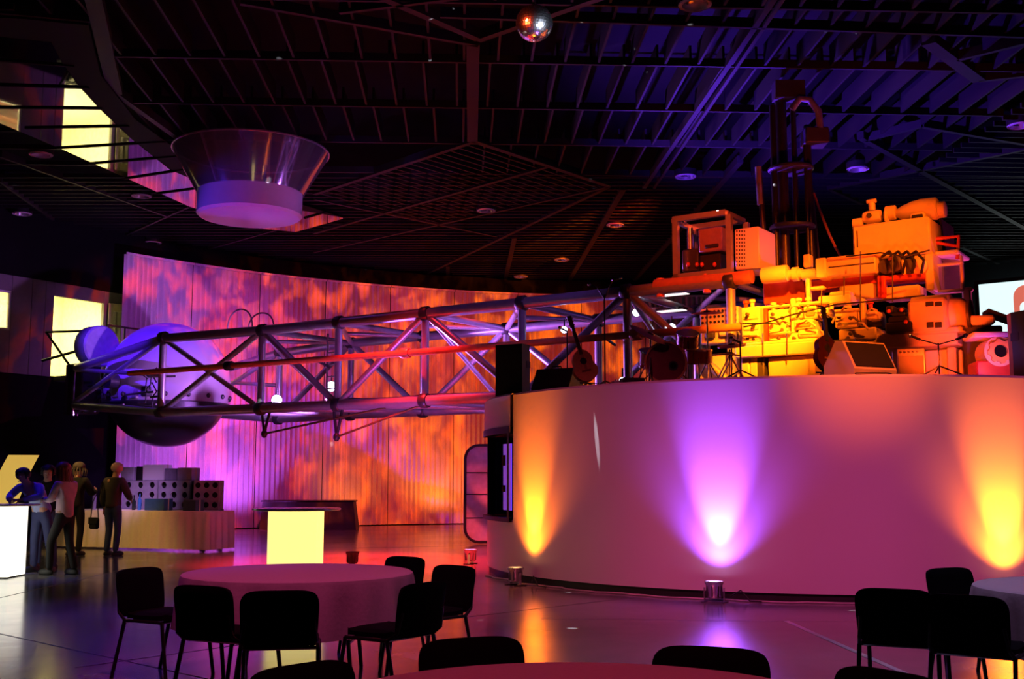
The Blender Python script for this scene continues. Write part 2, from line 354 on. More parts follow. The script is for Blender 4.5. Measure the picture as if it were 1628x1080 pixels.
dr = bpy.data.objects.new('door_1', None); COL.objects.link(dr); dr.location = gworld(gx(168), -.05, ZG0); dr.rotation_euler = (0, 0, math.atan2(eG.y, eG.x) - .25); dr['kind'] = 'structure'
Wd = gx(206) - gx(168); Hd = gz(180, 484) - ZG0
for b in ((0, .13, 0, Hd), (Wd - .16, Wd, 0, Hd), (.13, Wd - .16, 0, 1.15), (.13, Wd - .16, Hd - .22, Hd)):
    MB().box(b[0], b[1], -.05, 0, b[2], b[3], .006).build('door_stile', DFR, dr, smooth=False)
MB().box(.13, Wd - .16, -.03, -.02, 1.15, Hd - .22).build('pane', PANE, dr, smooth=False)
MB().tube((.07, -.05, 1.0), (.07, -.13, 1.0), .015).build('door_handle', CHROME, dr)
for nm, x0, x1, z0, z1 in (('window_1', gx(-32), gx(15), zwin0, zwin1),):
    k = MB(); t = .05
    for q in ((x0, x1, z0, z0 + t), (x0, x1, z1 - t, z1), (x0, x0 + t, z0, z1), (x1 - t, x1, z0, z1)): k.box(q[0], q[1], .02, .10, q[2], q[3])
    wv = k.build(nm, WHITE, smooth=False); wv.location = gal.location; wv.rotation_euler = gal.rotation_euler; wv['kind'] = 'structure'
    MB().box(x0 + t, x1 - t, .05, .06, z0 + t, z1 - t).build('pane', GLASS, wv, smooth=False)
# a loaded shelf in the lit room
sh = thing('storage_shelf', 'small shelf with boxes inside the lit gallery room', 'shelf', gworld(gx(110), 3.0, ZG0 - .02), math.atan2(eG.y, eG.x))
for z in (.05, .45, .85): MB().box(-.7, .7, 0, .4, z, z + .03).build('shelf_board', WOODC, sh, smooth=False)
for x in (-.7, .67): MB().box(x, x + .03, 0, .4, 0, .9).build('shelf_side', WOODC, sh, smooth=False)
# gallery landing and its railing
LAND = MB().box(gx(88), gx(200), -2.0, 0, ZG0 - .14, ZG0 - .01)
ld = LAND.build('trim_landing', BLACK, smooth=False); ld.location = gal.location; ld.rotation_euler = gal.rotation_euler; ld['kind'] = 'structure'
rl = thing('landing_railing', 'dark steel railing on the landing outside the lit gallery doorway', 'railing', gworld(gx(100), -1.85, ZG0 - .01), math.atan2(eG.y, eG.x))
Lr = gx(152) - gx(100)
for t in (0, Lr * .5, Lr): MB().tube((t, 0, 0), (t, 0, 1.25), .028).build('railing_post', STEEL, rl)
for z in (.62, 1.25): MB().tube((-.02, 0, z), (Lr + .02, 0, z), .026).build('rail', STEEL, rl)
# ---- ceiling: rails, fins, slats, beams, mirror film and downlights
def strip(p, z): return at_z(p[0], p[1], z)
HD = R_(-2.6); eY = Vector((math.sin(HD), math.cos(HD), 0)); eX = Vector((math.cos(HD), -math.sin(HD), 0))
DS = [10.9, 13.25, 15.6, 17.95, 20.25, 22.5, 24.8]
def inside(p, r=19.9): return (p - Vector((CEN.x, CEN.y, p.z))).length < r
def clip_seg(p0, p1, r=19.9):
    """clip a horizontal segment to the round hall"""
    d = p1 - p0; q = p0 - CEN; a = d.x**2 + d.y**2; b = 2 * (q.x * d.x + q.y * d.y); c = q.x**2 + q.y**2 - r * r; k = b * b - 4 * a * c
    if k <= 0: return None
    s = math.sqrt(k); t0 = max(0, (-b - s) / (2 * a)); t1 = min(1, (-b + s) / (2 * a))
    return (p0 + d * t0, p0 + d * t1) if t1 - t0 > .02 else None
XL, XR = -6.45, 10.2
for d in DS:
    c = clip_seg(eX * XL + eY * d + Vector((0, 0, ZC)), eX * XR + eY * d + Vector((0, 0, ZC)))
    if c: MB().beam(c[0], c[1], .05, .14).build('rail', BEAM, ceiling, smooth=False)
finme = MB().box(-.02, .02, .03, 2.25, 0, .36).mesh('fin', SLAT, False)
nfin = 0
for i in range(len(DS) - 1):
    x = XL + .25 + (.0 if i % 2 else .12)
    while x < XR - .1:
        p = eX * x + eY * DS[i]; p.z = ZC + .02
        if inside(p) and inside(p + eY * 2.2) and not (i == 5 and x < -.05):
            shared('fin', finme, ceiling, p, (0, 0, -HD), (1, (DS[i + 1] - DS[i]) / 2.3, 1)); nfin += 1
        x += .555
# fine transverse slats
k = 0; d = 25.1
while d < 38.4:
    c = clip_seg(Vector((-16, d, ZC)), Vector((25, d, ZC)))
    if c: MB().beam(c[0], c[1], .05, .10).build('slat', SLAT, ceiling, smooth=False)
    d += .36
d = 5.0
while d < 25.0:
    c = clip_seg(eX * (XR + .1) + eY * d + Vector((0, 0, ZC)), eX * 26 + eY * d + Vector((0, 0, ZC)))
    if c: MB().beam(c[0], c[1], .05, .10).build('slat', SLAT, ceiling, smooth=False)
    d += .36
d = 9.0
while d < 25.0:
    c = clip_seg(eX * -18 + eY * d + Vector((0, 0, ZC)), eX * (XL - .1) + eY * d + Vector((0, 0, ZC)))
    if c: MB().beam(c[0], c[1], .055, .10).build('slat', SLAT, ceiling, smooth=False)
    d += 1.19
# diagonal slats in the triangular field behind the near corner
A = at_z(755, 226, ZC); B_ = at_z(968, 297, ZC); C_ = at_z(500, 312, ZC)
for i in range(1, 22):
    t = i / 22.0; p0 = A.lerp(C_, t); p1 = p0 + (B_ - A) * (1 - .15 * t)
    c = clip_seg(p0, p1)
    if c: MB().beam(c[0], c[1], .045, .09).build('slat', SLAT, ceiling, smooth=False)
BEAMS = [((755, 226), (500, 310), .12), ((755, 226), (968, 297), .14), ((872, 266), (500, 372), .11), ((500, 318), (790, 377), .09), ((968, 298), (650, 450), .11),
         ((968, 298), (500, 402), .09), ((991, 302), (895, 464), .14), ((1177, 259), (1002, 455), .13), ((818, 380), (800, 461), .13), ((712, 425), (712, 456), .12),
         ((1368, 221), (1660, 380), .14), ((1318, 302), (1660, 233), .11), ((1318, 302), (1371, 326), .1), ((1528, 394), (1660, 452), .12), ((1376, 225), (1466, 203), .08),
         ((1466, 203), (1660, 236), .1), ((1476, 70), (1557, 130), .22), ((1557, 130), (1660, 119), .09), ((1522, 97), (1660, 63), .09), ((1238, -10), (1024, 300), .09),
         ((1252, -10), (1040, 300), .06), ((146, -10), (183, 150), .24), ((752, 72), (751, 226), .21), ((382, 7), (760, 74), .08), ((600, -5), (760, 64), .13), ((760, 66), (980, -10), .12),
         ((540, 22), (815, -12), .07), ((700, 28), (1628, 60), .06), ((0, 22), (150, 36), .06), ((183, 150), (330, 255), .12), ((265, 345), (0, 250), .08), ((300, 330), (100, 420), .07),
         ((0, 290), (180, 420), .07), ((250, 420), (480, 355), .07)]
for a, b, wd in BEAMS:
    c = clip_seg(at_z(*a, ZC - .03), at_z(*b, ZC - .03))
    if c: MB().beam(c[0], c[1], wd, .16).build('beam', BEAM, ceiling, smooth=False)
# reflecting ceiling film in a crescent gap
upper = [(-70, 52), (82, 68), (100, 102), (125, 137), (160, 175), (210, 222), (270, 270), (360, 308), (450, 330), (545, 346)]
lower = [(545, 348), (470, 369), (400, 362), (300, 328), (200, 283), (100, 238), (0, 196), (-70, 160)]
ZM = ZC - .06
poly = [at_z(p[0], p[1], ZM) for p in upper + lower]
mf = MB().prism([(p.x, p.y) for p in poly], ZM, ZM + .02).build('mirror_film', MIRROR, ceiling, smooth=False)
for a, b in (((-60, 93), (118, 107)), ((-60, 135), (142, 141)), ((-60, 172), (163, 174)), ((40, 205), (205, 202)), ((90, 237), (262, 227)), ((140, 262), (292, 249)), ((195, 286), (300, 270)), ((250, 309), (318, 300)), ((484, 348), (520, 338))):
    MB().beam(at_z(*a, ZM - .025), at_z(*b, ZM - .025), .055, .025).build('film_bar', CEILB, ceiling, smooth=False)
# black soffit round the crescent
def soffit(pts, z, name='soffit'):
    q = [at_z(p[0], p[1], z) for p in pts]; MB().prism([(p.x, p.y) for p in q], z, z + .04).build(name, CEILB, ceiling, smooth=False)
soffit([(-70, 25), (40, 30), (95, 36), (140, 40), (160, 120), (215, 190), (300, 252), (400, 300), (545, 346), (450, 329), (360, 307), (270, 269), (210, 221), (160, 174), (125, 136), (100, 101), (82, 67), (-70, 51)], ZM)
# recessed downlights
RIM = mat('downlight_rim', (.55, .50, .50), .35); CAN = mat('downlight_reflector', (.75, .72, .72), .25, .7)
for i, (px, py) in enumerate([(1105, 9), (773, 336), (978, 359), (1090, 282), (1364, 270), (893, 414), (65, 247), (35, 341), (225, 313), (243, 387), (503, 428), (828, 441), (1622, 201), (1395, 460 - 130)][:13]):
    p = at_z(px, py, ZC - .06); p.z = ZC - .06
    nm = ['above the stage band', 'over the open floor'][0 if px > 850 else 1]
    t = thing('downlight', 'round recessed ceiling downlight with pale rim, switched off', 'downlight', p, 0, 'ceiling downlights')
    MB().lathe([(.235, 0), (.24, .02), (.19, .02), (.185, 0)], n=28, cap=False).build('rim', RIM, t)
    MB().lathe([(.188, .005), (.16, .10), (.08, .15), (.01, .16)], n=24, cap=False).build('reflector', CAN, t)
    MB().lathe([(.25, .021), (.25, .16)], n=20, cap=False).build('housing', BLACK, t)
# ---- curtain panels
aC0 = az(at_cyl(191, 600, 19.55)); NP = 9; dA = (aC0 - R_(84)) / NP
HEM = mat('curtain_hem', (.85, .80, .82), .8)
for i in range(NP):
    b = aC0 - dA * i; a = b - dA + .0012; n = 110; prof = MB(); vs = []; fs = []
    ph = random.random() * 6; f1 = 2 * math.pi * 13; amp = .055
    zs = [.03, 1.5, 3.5, 5.5, 7.3, 7.62]
    for iz, z in enumerate(zs):
        for k in range(n + 1):
            t = k / n; env = min(1, t * 14, (1 - t) * 14)
            r = 19.55 + env * amp * (.75 + .35 * math.sin(9 * t + ph)) * math.sin(f1 * t + 1.3 * math.sin(5 * t + ph) + .1 * iz * math.sin(7 * t)) * (.6 if iz == 5 else 1) + (1 - env) * .05
            vs.append(on_circ(r, a + (b - a) * t, z))
    for iz in range(len(zs) - 1):
        for k in range(n): q = iz * (n + 1) + k; fs.append((q, q + 1, q + n + 2, q + n + 1))
    o = prof.add(vs, fs).build('curtain_panel', CURTM)
    tag(o, 'tall pale pleated curtain panel ' + ['at the end beside the black drape, behind the gondola', 'behind the crates and the black gondola bowl', 'behind the yellow bar table and the truss ladder', 'behind the far end of the low dark cabinet', 'between low cabinet and hatch panel, behind the arm', 'behind the hatch panel and the stage rim loudspeaker', 'behind the acoustic guitar on the stage', 'behind the tall microphone stand on the stage', 'behind the bass drum and cymbals'][i], 'curtain', 'curtain panels along the back wall')
    h = MB().lathe([(19.47, 7.60), (19.47, 7.66), (19.50, 7.66), (19.50, 7.60), (19.47, 7.60)], CEN, 14, cap=False, a0=a, a1=b).build('top_hem', HEM, o)
# ---- projection screen on the right
s0 = at_cyl(1557, 480, 19.3); s1 = at_cyl(1760, 480, 19.3); es = Vector((s1.x - s0.x, s1.y - s0.y, 0)); Ls = es.length; es.normalize()
sc = thing('projection_screen', 'bright white projection screen with a salmon rounded mark, behind the stage', 'screen', (s0.x, s0.y, 4.4), math.atan2(es.y, es.x))
zs1 = at_cyl(1600, 449, 19.3).z - 4.4
MB().box(0, Ls, 0, .04, 0, zs1).build('screen_surface', SCRN, sc, smooth=False)
for b in ((-.12, 0, -.12, zs1 + .12), (Ls, Ls + .12, -.12, zs1 + .12), (0, Ls, -.12, 0), (0, Ls, zs1, zs1 + .12)): MB().box(b[0], b[1], -.02, .06, b[2], b[3]).build('screen_border', BLACK, sc, smooth=False)
nS = Vector((-es.y, es.x, 0))
def sx(px, py):
    d = ray(px, py); q = Vector((s0.x, s0.y, 0)); t = (q - O).dot(nS) / d.dot(nS); p = O + d * t; return (p - q).dot(es), p.z - 4.4
x0, z1 = sx(1610, 455); x1, zi = sx(1621, 480)
k = MB(); n = 10; rr = .55; xo1 = x0 + 3.2; zo0 = .3; outer = []; inner = []
def rrect(x0, x1, z0, z1, r):
    pts = []
    for cx, cz, a0 in ((x1 - r, z1 - r, 0), (x0 + r, z1 - r, 90), (x0 + r, z0 + r, 180), (x1 - r, z0 + r, 270)):
        for i in range(7): a = R_(a0 + 15 * i); pts.append((cx + r * math.cos(a), cz + r * math.sin(a)))
    return pts
oo = rrect(x0, xo1, zo0, z1, .35); ii = rrect(x1, xo1 - (x1 - x0), zo0 + .5, zi, .18); n = len(oo)
vs = [(p[0], -.004, p[1]) for p in oo] + [(p[0], -.004, p[1]) for p in ii]
k.add(vs, [(i, (i + 1) % n, n + (i + 1) % n, n + i) for i in range(n)]).build('salmon_mark', SCRO, sc, smooth=False)

# ---- the round stage drum
stg = thing('round_stage', 'large round white drum stage carrying the band and centrifuge machinery', 'stage', CEN)
def dz_at(px, py): return at_cyl(px, py, RD, False)
aN1 = az(dz_at(816, 750)); aN0 = az(dz_at(769.5, 750))
if aN0 < 0: aN0 += 2 * math.pi
if aN1 < 0: aN1 += 2 * math.pi
zn0 = dz_at(814, 824).z; zn1 = dz_at(814, 689).z
def darc(name, a0, a1, z0, z1, r=RD, m=DRUMW, th=.12):
    n = max(2, int(abs(a1 - a0) * 40)); return MB().lathe([(r, z0), (r, z1 - .03), (r - .03, z1), (r - th, z1), (r - th, z0), (r, z0)], (0, 0, 0), n, cap=False, a0=a0, a1=a1).build(name, m, stg)
darc('drum_wall', aN1, aN0 + 0 - 2 * math.pi + 2 * math.pi if aN1 > aN0 else aN1, .1, .1001) if False else None
lo, hi = min(aN0, aN1), max(aN0, aN1)
darc('drum_wall', hi, lo + 2 * math.pi, .1, ZD)
darc('drum_wall', lo, hi, .1, zn0); darc('drum_wall', lo, hi, zn1, ZD, r=RD + .05)
MB().lathe([(RD - .03, 0), (RD - .03, .1)], n=96).build('plinth', BLACK, stg)
MB().lathe([(RD - .1, ZD - .06), (RD - .1, ZD - .005)], n=96).build('deck', DARKP, stg)
fr = MB(); th = .06
for (a, b, z0, z1) in ((lo, hi, zn0 - th, zn0), (lo, hi, zn1, zn1 + .10), (lo, lo + .014, zn0, zn1), (hi - .014, hi, zn0, zn1)):
    fr.lathe([(RD + .07, z0), (RD + .07, z1), (RD - .15, z1), (RD - .15, z0), (RD + .07, z0)], n=8, cap=False, a0=a, a1=b)
fr.build('niche_frame', BLACK, stg)
MB().lathe([(RD - .14, zn0), (RD - .9, zn0), (RD - .9, zn1), (RD - .14, zn1)], n=8, cap=False, a0=lo - .02, a1=hi + .02).build('niche_lining', BLACKM, stg)
SCV = emis('niche_screen_violet', (.22, .07, .65), .55)
rs_ = RD - .10
def azs(px):
    q = az(at_cyl(px, 750, rs_, False)); return q + 2 * math.pi if q < 0 else q
q0, q1 = sorted((azs(800), azs(812)))
MB().lathe([(rs_, zn0 + .10), (rs_, zn1 - .14), (rs_ - .02, zn1 - .14), (rs_ - .02, zn0 + .10), (rs_, zn0 + .10)], n=6, cap=False, a0=q0, a1=q1).build('niche_screen', SCV, stg)
for zc_, zh in ((.30, .10), (.62, .16)):
    qa, qb = sorted((azs(799), azs(805))); zz = zn0 + (zn1 - zn0) * zc_; MB().lathe([(rs_ + .012, zz), (rs_ + .012, zz + zh)], n=3, cap=False, a0=qa, a1=qb).build('niche_bracket', BLACKM, stg)
# floor cable along the foot of the drum
def cable(name, pts, r, m, label, cat='cable', n=6):
    return solo(name, MB().path(pts, r, n), m, label, cat)
a_l = az(dz_at(790, 910)); a_l += 2 * math.pi if a_l < 0 else 0
pts = [on_circ(RD + .10 + .04 * math.sin(i * .9) + .03 * math.sin(i * 2.3), a_l - .05 + i * .035, .012) for i in range(50)]
CBL = mat('pale_cable', (.45, .42, .40), .5)
cable('power_cable', pts, .011, CBL, 'pale power cable lying along the foot of the round stage')
# ================================================================== CENTRIFUGE ARM (local x = outward along the arm, y = towards the viewer's side)
ZT, ZB = 4.58, 2.92
arm_t = thing('centrifuge_arm', 'long silvery tubular truss arm reaching from the stage machinery to the gondola', 'centrifuge arm', CEN, ROTA)
def tb(name, p0, p1, r, m=ALU, parent=arm_t, n=10): return MB().tube(p0, p1, r, n).build(name, m, parent)
UF = [arm(px, 560, 1.35).x for px in (1180, 998, 830, 676, 538, 418)] + [arm(262, 580, 1.7).x]
UF[0] = max(UF[0], .55)
def hw(u): return 1.35 if u < 11 else 1.35 + (min(u, 14.0) - 11) / 3.0 * .42
for sgn in (1, -1):
    top = []; bot = []
    for u in UF: top.append((u, sgn * hw(u), ZT if u < 13.5 else ZT - .02)); bot.append((u, sgn * hw(u), ZB))
    endt = (17.3, sgn * 1.75, 4.05); endb = (17.3, sgn * 1.75, 3.2)
    for i in range(len(top) - 1):
        tb('top_chord', top[i], top[i + 1], .105); tb('bottom_chord', bot[i], bot[i + 1], .105)
        tb('post', top[i], bot[i], .075)
        dg = ((top[i], bot[i + 1]) if i % 2 else (bot[i], top[i + 1]))
        if i == 0: dg = (bot[0], top[1])
        tb('diagonal_brace', dg[0], dg[1], .068)
        if i == len(top) - 2: tb('diagonal_brace', bot[i], top[i + 1], .055)
    tb('post', top[-1], bot[-1], .085)
    tb('top_chord', top[-1], endt, .10); tb('bottom_chord', bot[-1], endb, .10); tb('diagonal_brace', top[-1], endb, .06)
    tb('diagonal_brace', (top[-1][0], top[-1][1], 3.75), endt, .05)
    for i, u in enumerate(UF):
        for z, m in ((ZT, STEEL), (ZB, STEEL)):
            MB().lathe([(.125, -.09), (.14, -.07), (.14, .07), (.125, .09)], (u, sgn * hw(u), z), 12, axis='x').build('joint_collar', m, arm_t)
for i in range(len(UF) - 1):
    a, b = UF[i], UF[i + 1]
    tb('cross_member', (a, hw(a), ZT), (a, -hw(a), ZT), .065); tb('cross_member', (a, hw(a), ZB), (a, -hw(a), ZB), .065)
    tb('lateral_brace', (a, hw(a), ZT), (b, -hw(b), ZT), .055); tb('lateral_brace', (b, hw(b), ZB), (a, -hw(a), ZB), .055)
    tb('lateral_brace', (a, -hw(a), ZT), ((a + b) / 2, 0, ZT), .045)
    if i % 2: tb('sway_brace', (a, hw(a), ZT), (a, -hw(a), ZB), .045)
# brackets with slanted rods hanging under the bottom chord
for px, py, qx, qy in ((420, 690, 612, 655), (535, 695, 665, 655)):
    p = arm(px, py, 1.35); q = arm(qx, qy, 1.35); q.z = ZB - .1
    tb('hanger', (p.x + .1, 1.35, ZB), p, .03, STEEL); tb('hanger', (p.x - .12, 1.30, ZB), p, .03, STEEL)
    MB().ell(p, (.07, .07, .09), 10, 6).build('hanger_shoe', STEEL, arm_t); tb('tension_rod', p, q, .022, mat('brass_rod', (.30, .22, .08), .4, .7))
# orange service pipe along the viewer's side
zp = 3.80; pu = [arm(205, 598, 2.05).x, arm(364, 585, 1.95).x, arm(645, 563, 1.7).x, arm(1012, 535, 1.7).x, arm(1185, 527, 1.6).x]
pv = [2.05, 1.95, 1.7, 1.7, 1.6]
pipe = MB().path([(pu[i], pv[i], zp) for i in range(5)], .062, 12).build('service_pipe', ORPIPE, arm_t)
for i in (1, 2, 3): MB().lathe([(.085, -.10), (.10, -.08), (.10, .08), (.085, .10)], (pu[i], pv[i], zp), 12, axis='x').build('coupling', STEEL if i == 1 else ORPIPE, pipe)
for i, u in ((0, pu[0] - .3), (1, (pu[1] + pu[2]) / 2), (2, pu[3] + .6)): tb('pipe_bracket', (u, hw(u), zp - .1), (u, 1.75 if i else 1.95, zp), .025, STEEL)
# hose loops on top of the truss near the gondola
for k, (px, py, wd) in enumerate(((382, 492, .42), (410, 497, .42))):
    c = arm(px, py, .6); pts = [(c.x + wd * math.cos(a), .6 - .1 * k, ZT + .05 + (c.z - ZT - .05) * math.sin(a)**.6) for a in [math.pi * i / 12 for i in range(13)]]
    MB().path(pts, .018, 6).build('hose_loop', mat('violet_hose', (.25, .22, .26), .5), arm_t)
# gallery ladder inside the truss
for du in (0, .32): tb('ladder_rail', (10.1 + du, .2, ZB), (10.1 + du, .2, ZT), .025)
for i in range(6): tb('ladder_rung', (10.1, .2, ZB + .2 + i * .26), (10.42, .2, ZB + .2 + i * .26), .016)
# cable bundle along the bottom chord
for j in range(3):
    pts = [(4 + i * .6, 1.1 - .15 * j, ZB + .10 + .03 * math.sin(i * 1.7 + j)) for i in range(17)]
    MB().path(pts, .03, 6).build('cable_bundle', BLACK, arm_t)

# gondola: round white cabin with a black lower bowl, cradled in the end of the arm
gu = 15.95; gz_ = 3.72; gr = 1.5
gon = thing('gondola', 'round pale gondola cabin with a black lower bowl at the arm end', 'gondola', arm_w(gu, 0, gz_ - gr), ROTA)
gc = (0, 0, gr)
SHELL = mat('gondola_shell', (.60, .58, .62), .4, var=.04, scale=2)
MB().ell(gc, (gr, gr, gr * 1.03), 40, 14, -.30, 1.0).build('upper_shell', SHELL, gon)
MB().ell(gc, (gr, gr, gr), 40, 14, -1.0, -.42).build('lower_bowl', mat('gondola_bowl', (.035, .034, .04), .3, coat=.2), gon)
MB().lathe([(gr * .95, gr - .62), (gr * 1.02, gr - .60), (gr * 1.02, gr - .47), (gr * .97, gr - .44)], n=40, cap=False).build('seam_ring', STEEL, gon)
for a in range(0, 360, 20):
    c, s = math.cos(R_(a)), math.sin(R_(a)); MB().ell((gr * 1.0 * c, gr * s, gr - .30), (.05, .05, .06), 8, 5).build('latch', STEEL, gon)
for y in (-1.0, 1.0): MB().tube((0, y * gr * .98, gr), (0, y * 1.74, gr), .17, 16).build('trunnion', STEEL, gon)
# equipment inside / before the cabin
for i in range(7):
    z = gr - .25 - .05 * (i % 3); x = -.9 + .28 * i
    MB().box(x, x + .2, 1.32 - .06 * abs(i - 3), 1.5 - .06 * abs(i - 3), z - .12, z + .12, .02).build('valve_block', GREYP if i % 2 else STEEL, gon)
rg = random.Random(4)
for i in range(16):
    u = rg.uniform(-2.6, 1.0); z = rg.uniform(.75, 1.55); L = rg.uniform(.3, 1.1); y = rg.uniform(1.5, 1.66)
    if rg.random() < .6: MB().tube((u, y, z), (u + L, y, z + rg.uniform(-.05, .05)), rg.uniform(.015, .03), 8).build('feed_pipe', [STEEL, ALU, GREYP][i % 3], gon)
    else: MB().path([(u, y, z), (u + .12, y + .05, z + .22), (u + .35, y, z + .1), (u + .4, y, z - .25)], .016, 6).build('feed_hose', BLACK, gon)
# end cap drum and pivot column at the tip
tip = arm(182, 532, 1.6)
MB().lathe([(.46, -.30), (.50, -.26), (.50, .12), (.40, .22), (.20, .24)], (17.0, 1.35, 4.62), 24, axis='x').build('end_drum', mat('blue_grey_paint', (.40, .40, .48), .4), arm_t)
MB().tube((17.25, 1.75, 2.95), (17.25, 1.75, 4.15), .16, 14).build('pivot_column', CHROME, arm_t)
MB().box(16.9, 17.5, 1.2, 1.75, 3.0, 4.2, .04).build('pivot_housing', DARKP, arm_t)
MB().box(17.1, 17.5, -1.6, 1.2, 3.4, 3.8, .03).build('end_beam', STEEL, arm_t)
tb('stay', (17.2, 1.55, 4.55), (18.6, 1.7, 4.35), .035, STEEL); tb('stay', (17.2, 1.55, 5.0), (18.5, 1.7, 5.05), .03, STEEL); tb('stay', (18.5, 1.7, 5.05), (17.4, 1.7, 4.1), .03, STEEL)
# lamps clamped on the truss
def par(loc, target, lens, label, L=.24, r=.10, name='par_lamp'):
    loc = Vector(loc); d = (Vector(target) - loc).normalized(); q = d.to_track_quat('Z', 'Y').to_matrix().to_4x4()
    t = thing(name, label, 'stage lamp', loc)
    MB().lathe([(r * .5, -L), (r * .95, -L * .75), (r, 0), (r * .93, 0), (r * .8, -.03)], n=18, cap=False).xf(q).build('can', BLACK, t)
    MB().lathe([(r * .5, -L), (r * .02, -L - .01)], n=18, cap=False).xf(q).build('back_cap', BLACK, t)
    MB().lathe([(r * .9, -.02), (r * .01, -.012)], n=18, cap=False).xf(q).build('lens', lens, t)
    MB().tube((0, 0, r * 1.0), (0, 0, r * 1.0 + .12), .015).build('clamp', STEEL, t); return t
cam_t = Vector((0, 0, 1.6))
par(arm_w(arm(440, 636, .2).x, .2, 3.2), cam_t, LENSW, 'black lamp glaring white low inside the truss beside the ladder', r=.13)
par(arm_w(arm(527, 606, -.9).x, -.9, 3.55), cam_t, LENSW, 'black lamp glaring white on the far side of the truss', r=.13)
par(arm_w(arm(897, 524, .6).x, .6, 4.15), cam_t, LENSW, 'lamp glaring white on a stand beside the guitar neck', r=.07)

# ================================================================== MACHINERY ON THE STAGE
def mthing(name, label, cat, u, v, z, group=None): 
    t = thing(name, label, cat, arm_w(u, v, z), ROTA, group); t['org'] = (u, v, z); return t
def rect(x0, y0, x1, y1, v):
    a = arm(x0, (y0 + y1) / 2, v).x; b = arm(x1, (y0 + y1) / 2, v).x; xm = (x0 + x1) / 2
    return min(a, b), max(a, b), arm(xm, y1, v).z, arm(xm, y0, v).z
def mb(t, name, r, v, dep, m, bev=.02):
    u0, u1, z0, z1 = rect(*r, v); z0 = ZD + .001 if r[3] >= 590 else max(z0, ZD + .001)
    return MB().box(u0, u1, v - dep, v, z0, z1, bev).build(name, m, t, t['org'])
def mcyl(t, name, r, v, m, axis='x', n=20, dep=None, prof=None):
    u0, u1, z0, z1 = rect(*r, v); z0 = max(z0, ZD + .001)
    if axis == 'x':
        rad = (z1 - z0) / 2; c = ((u0 + u1) / 2, v - rad, (z0 + z1) / 2); L = (u1 - u0) / 2
        pf = prof or [(.88, -1), (1, -.92), (1, .92), (.88, 1)]
        k = MB().lathe([(p[0] * rad, p[1] * L) for p in pf], c, n, axis='x')
    else:
        rad = (u1 - u0) / 2; c = ((u0 + u1) / 2, v - rad, z0); k = MB().lathe([(rad, 0), (rad, z1 - z0)], c, n)
    return k.build(name, m, t, t['org'])
V0 = 1.55
# --- machine bed
bed = mthing('machine_bed', 'cream painted machine bed on short legs, front of the centrifuge drive', 'machine bed', .2, 1.2, ZD)
mb(bed, 'bed_slab', (1168, 546, 1302, 566), 2.0, 1.5, CREAM); mb(bed, 'bed_beam', (1346, 528, 1522, 553), 1.7, 1.2, CREAM)
mb(bed, 'bed_rail', (1185, 541, 1302, 547), 1.95, 1.2, CREAM)
for x in (1178, 1192, 1202, 1282): mb(bed, 'leg', (x, 565, x + 13, 599), 1.9, .3, CREAM if x != 1202 else DARKP)
mb(bed, 'front_panel', (1221, 567, 1290, 599), 1.9, .08, CREAM); mb(bed, 'side_panel', (1110, 562, 1176, 592), 1.2, .1, CREAM)
mb(bed, 'leg', (1348, 552, 1362, 599), 1.5, .25, CREAM); mb(bed, 'leg', (1418, 552, 1432, 599), 1.3, .25, CREAM); mb(bed, 'leg', (1505, 552, 1520, 599), 1.5, .25, CREAM)
mb(bed, 'back_panel', (1300, 540, 1350, 599), .9, .1, DARKP)
# --- valve cabinets on the bed
cab = mthing('valve_cabinet', 'cream control cabinets with gauges and grilles standing on the machine bed', 'cabinet', .2, 1.4, 3.0)
pn = mb(cab, 'perforated_panel', (1113, 489, 1174, 546), 1.2, .25, CREAM)
u0, u1, z0, z1 = rect(1113, 489, 1174, 546, 1.2)
hole = MB().lathe([(.022, 0), (.022, .012)], n=8, axis='y').mesh('panel_hole', BLACK)
for i in range(9):
    for j in range(4): 
        o = shared('panel_hole', hole, pn, (u0 + .05 + (u1 - u0 - .1) * i / 8 - .2, 1.2 + .001 - 1.4, z1 - .06 - .085 * j - 3.0))
for i, (a, b) in enumerate(((1120, 524), (1142, 520), (1157, 526))): mb(cab, 'gauge_box', (a, b, a + 14, b + 14), 1.28, .1, DARKP if i != 1 else CREAM)
c1 = mb(cab, 'switch_cabinet', (1178, 488, 1208, 546), 1.75, .6, CREAM)
for y in (494, 511, 527): mb(cab, 'cabinet_door', (1181, y, 1205, y + 14), 1.77, .03, CREAM)
for x in (1185, 1194): mb(cab, 'meter', (x, 536, x + 6, 541), 1.78, .03, BLACK)
mb(cab, 'red_divider', (1209, 490, 1220, 546), 1.6, .4, REDM)
mb(cab, 'pump_block', (1221, 492, 1254, 530), 1.6, .5, CREAM); mb(cab, 'block_post', (1256, 474, 1264, 530), 1.65, .2, CREAM)
mb(cab, 'manifold', (1222, 530, 1290, 546), 1.7, .5, CREAM); mb(cab, 'manifold_lip', (1221, 527, 1256, 532), 1.78, .3, CREAM)
for i, (x0, y0, x1, y1) in enumerate(((1265, 487, 1276, 506), (1277, 485, 1298, 507), (1300, 488, 1316, 500), (1262, 508, 1292, 524), (1268, 524, 1300, 536))):
    f = mb(cab, 'pipe_block', (x0, y0, x1, y1), 1.5 + .06 * i, .4, CREAM); mb(cab, 'block_cover', (x0 + 3, y0 + 4, x1 - 3, y1 - 4), 1.52 + .06 * i, .03, ORPIPE if i % 2 else CREAM)
mb(cab, 'top_rail', (1178, 482, 1345, 487), 1.6, .3, CREAM); mb(cab, 'yellow_box', (1327, 494, 1364, 521), 1.7, .5, CREAM); mb(cab, 'box_lid', (1325, 491, 1366, 495), 1.74, .55, CREAM)
mb(cab, 'small_box', (1376, 494, 1394, 508), 1.8, .3, CREAM)
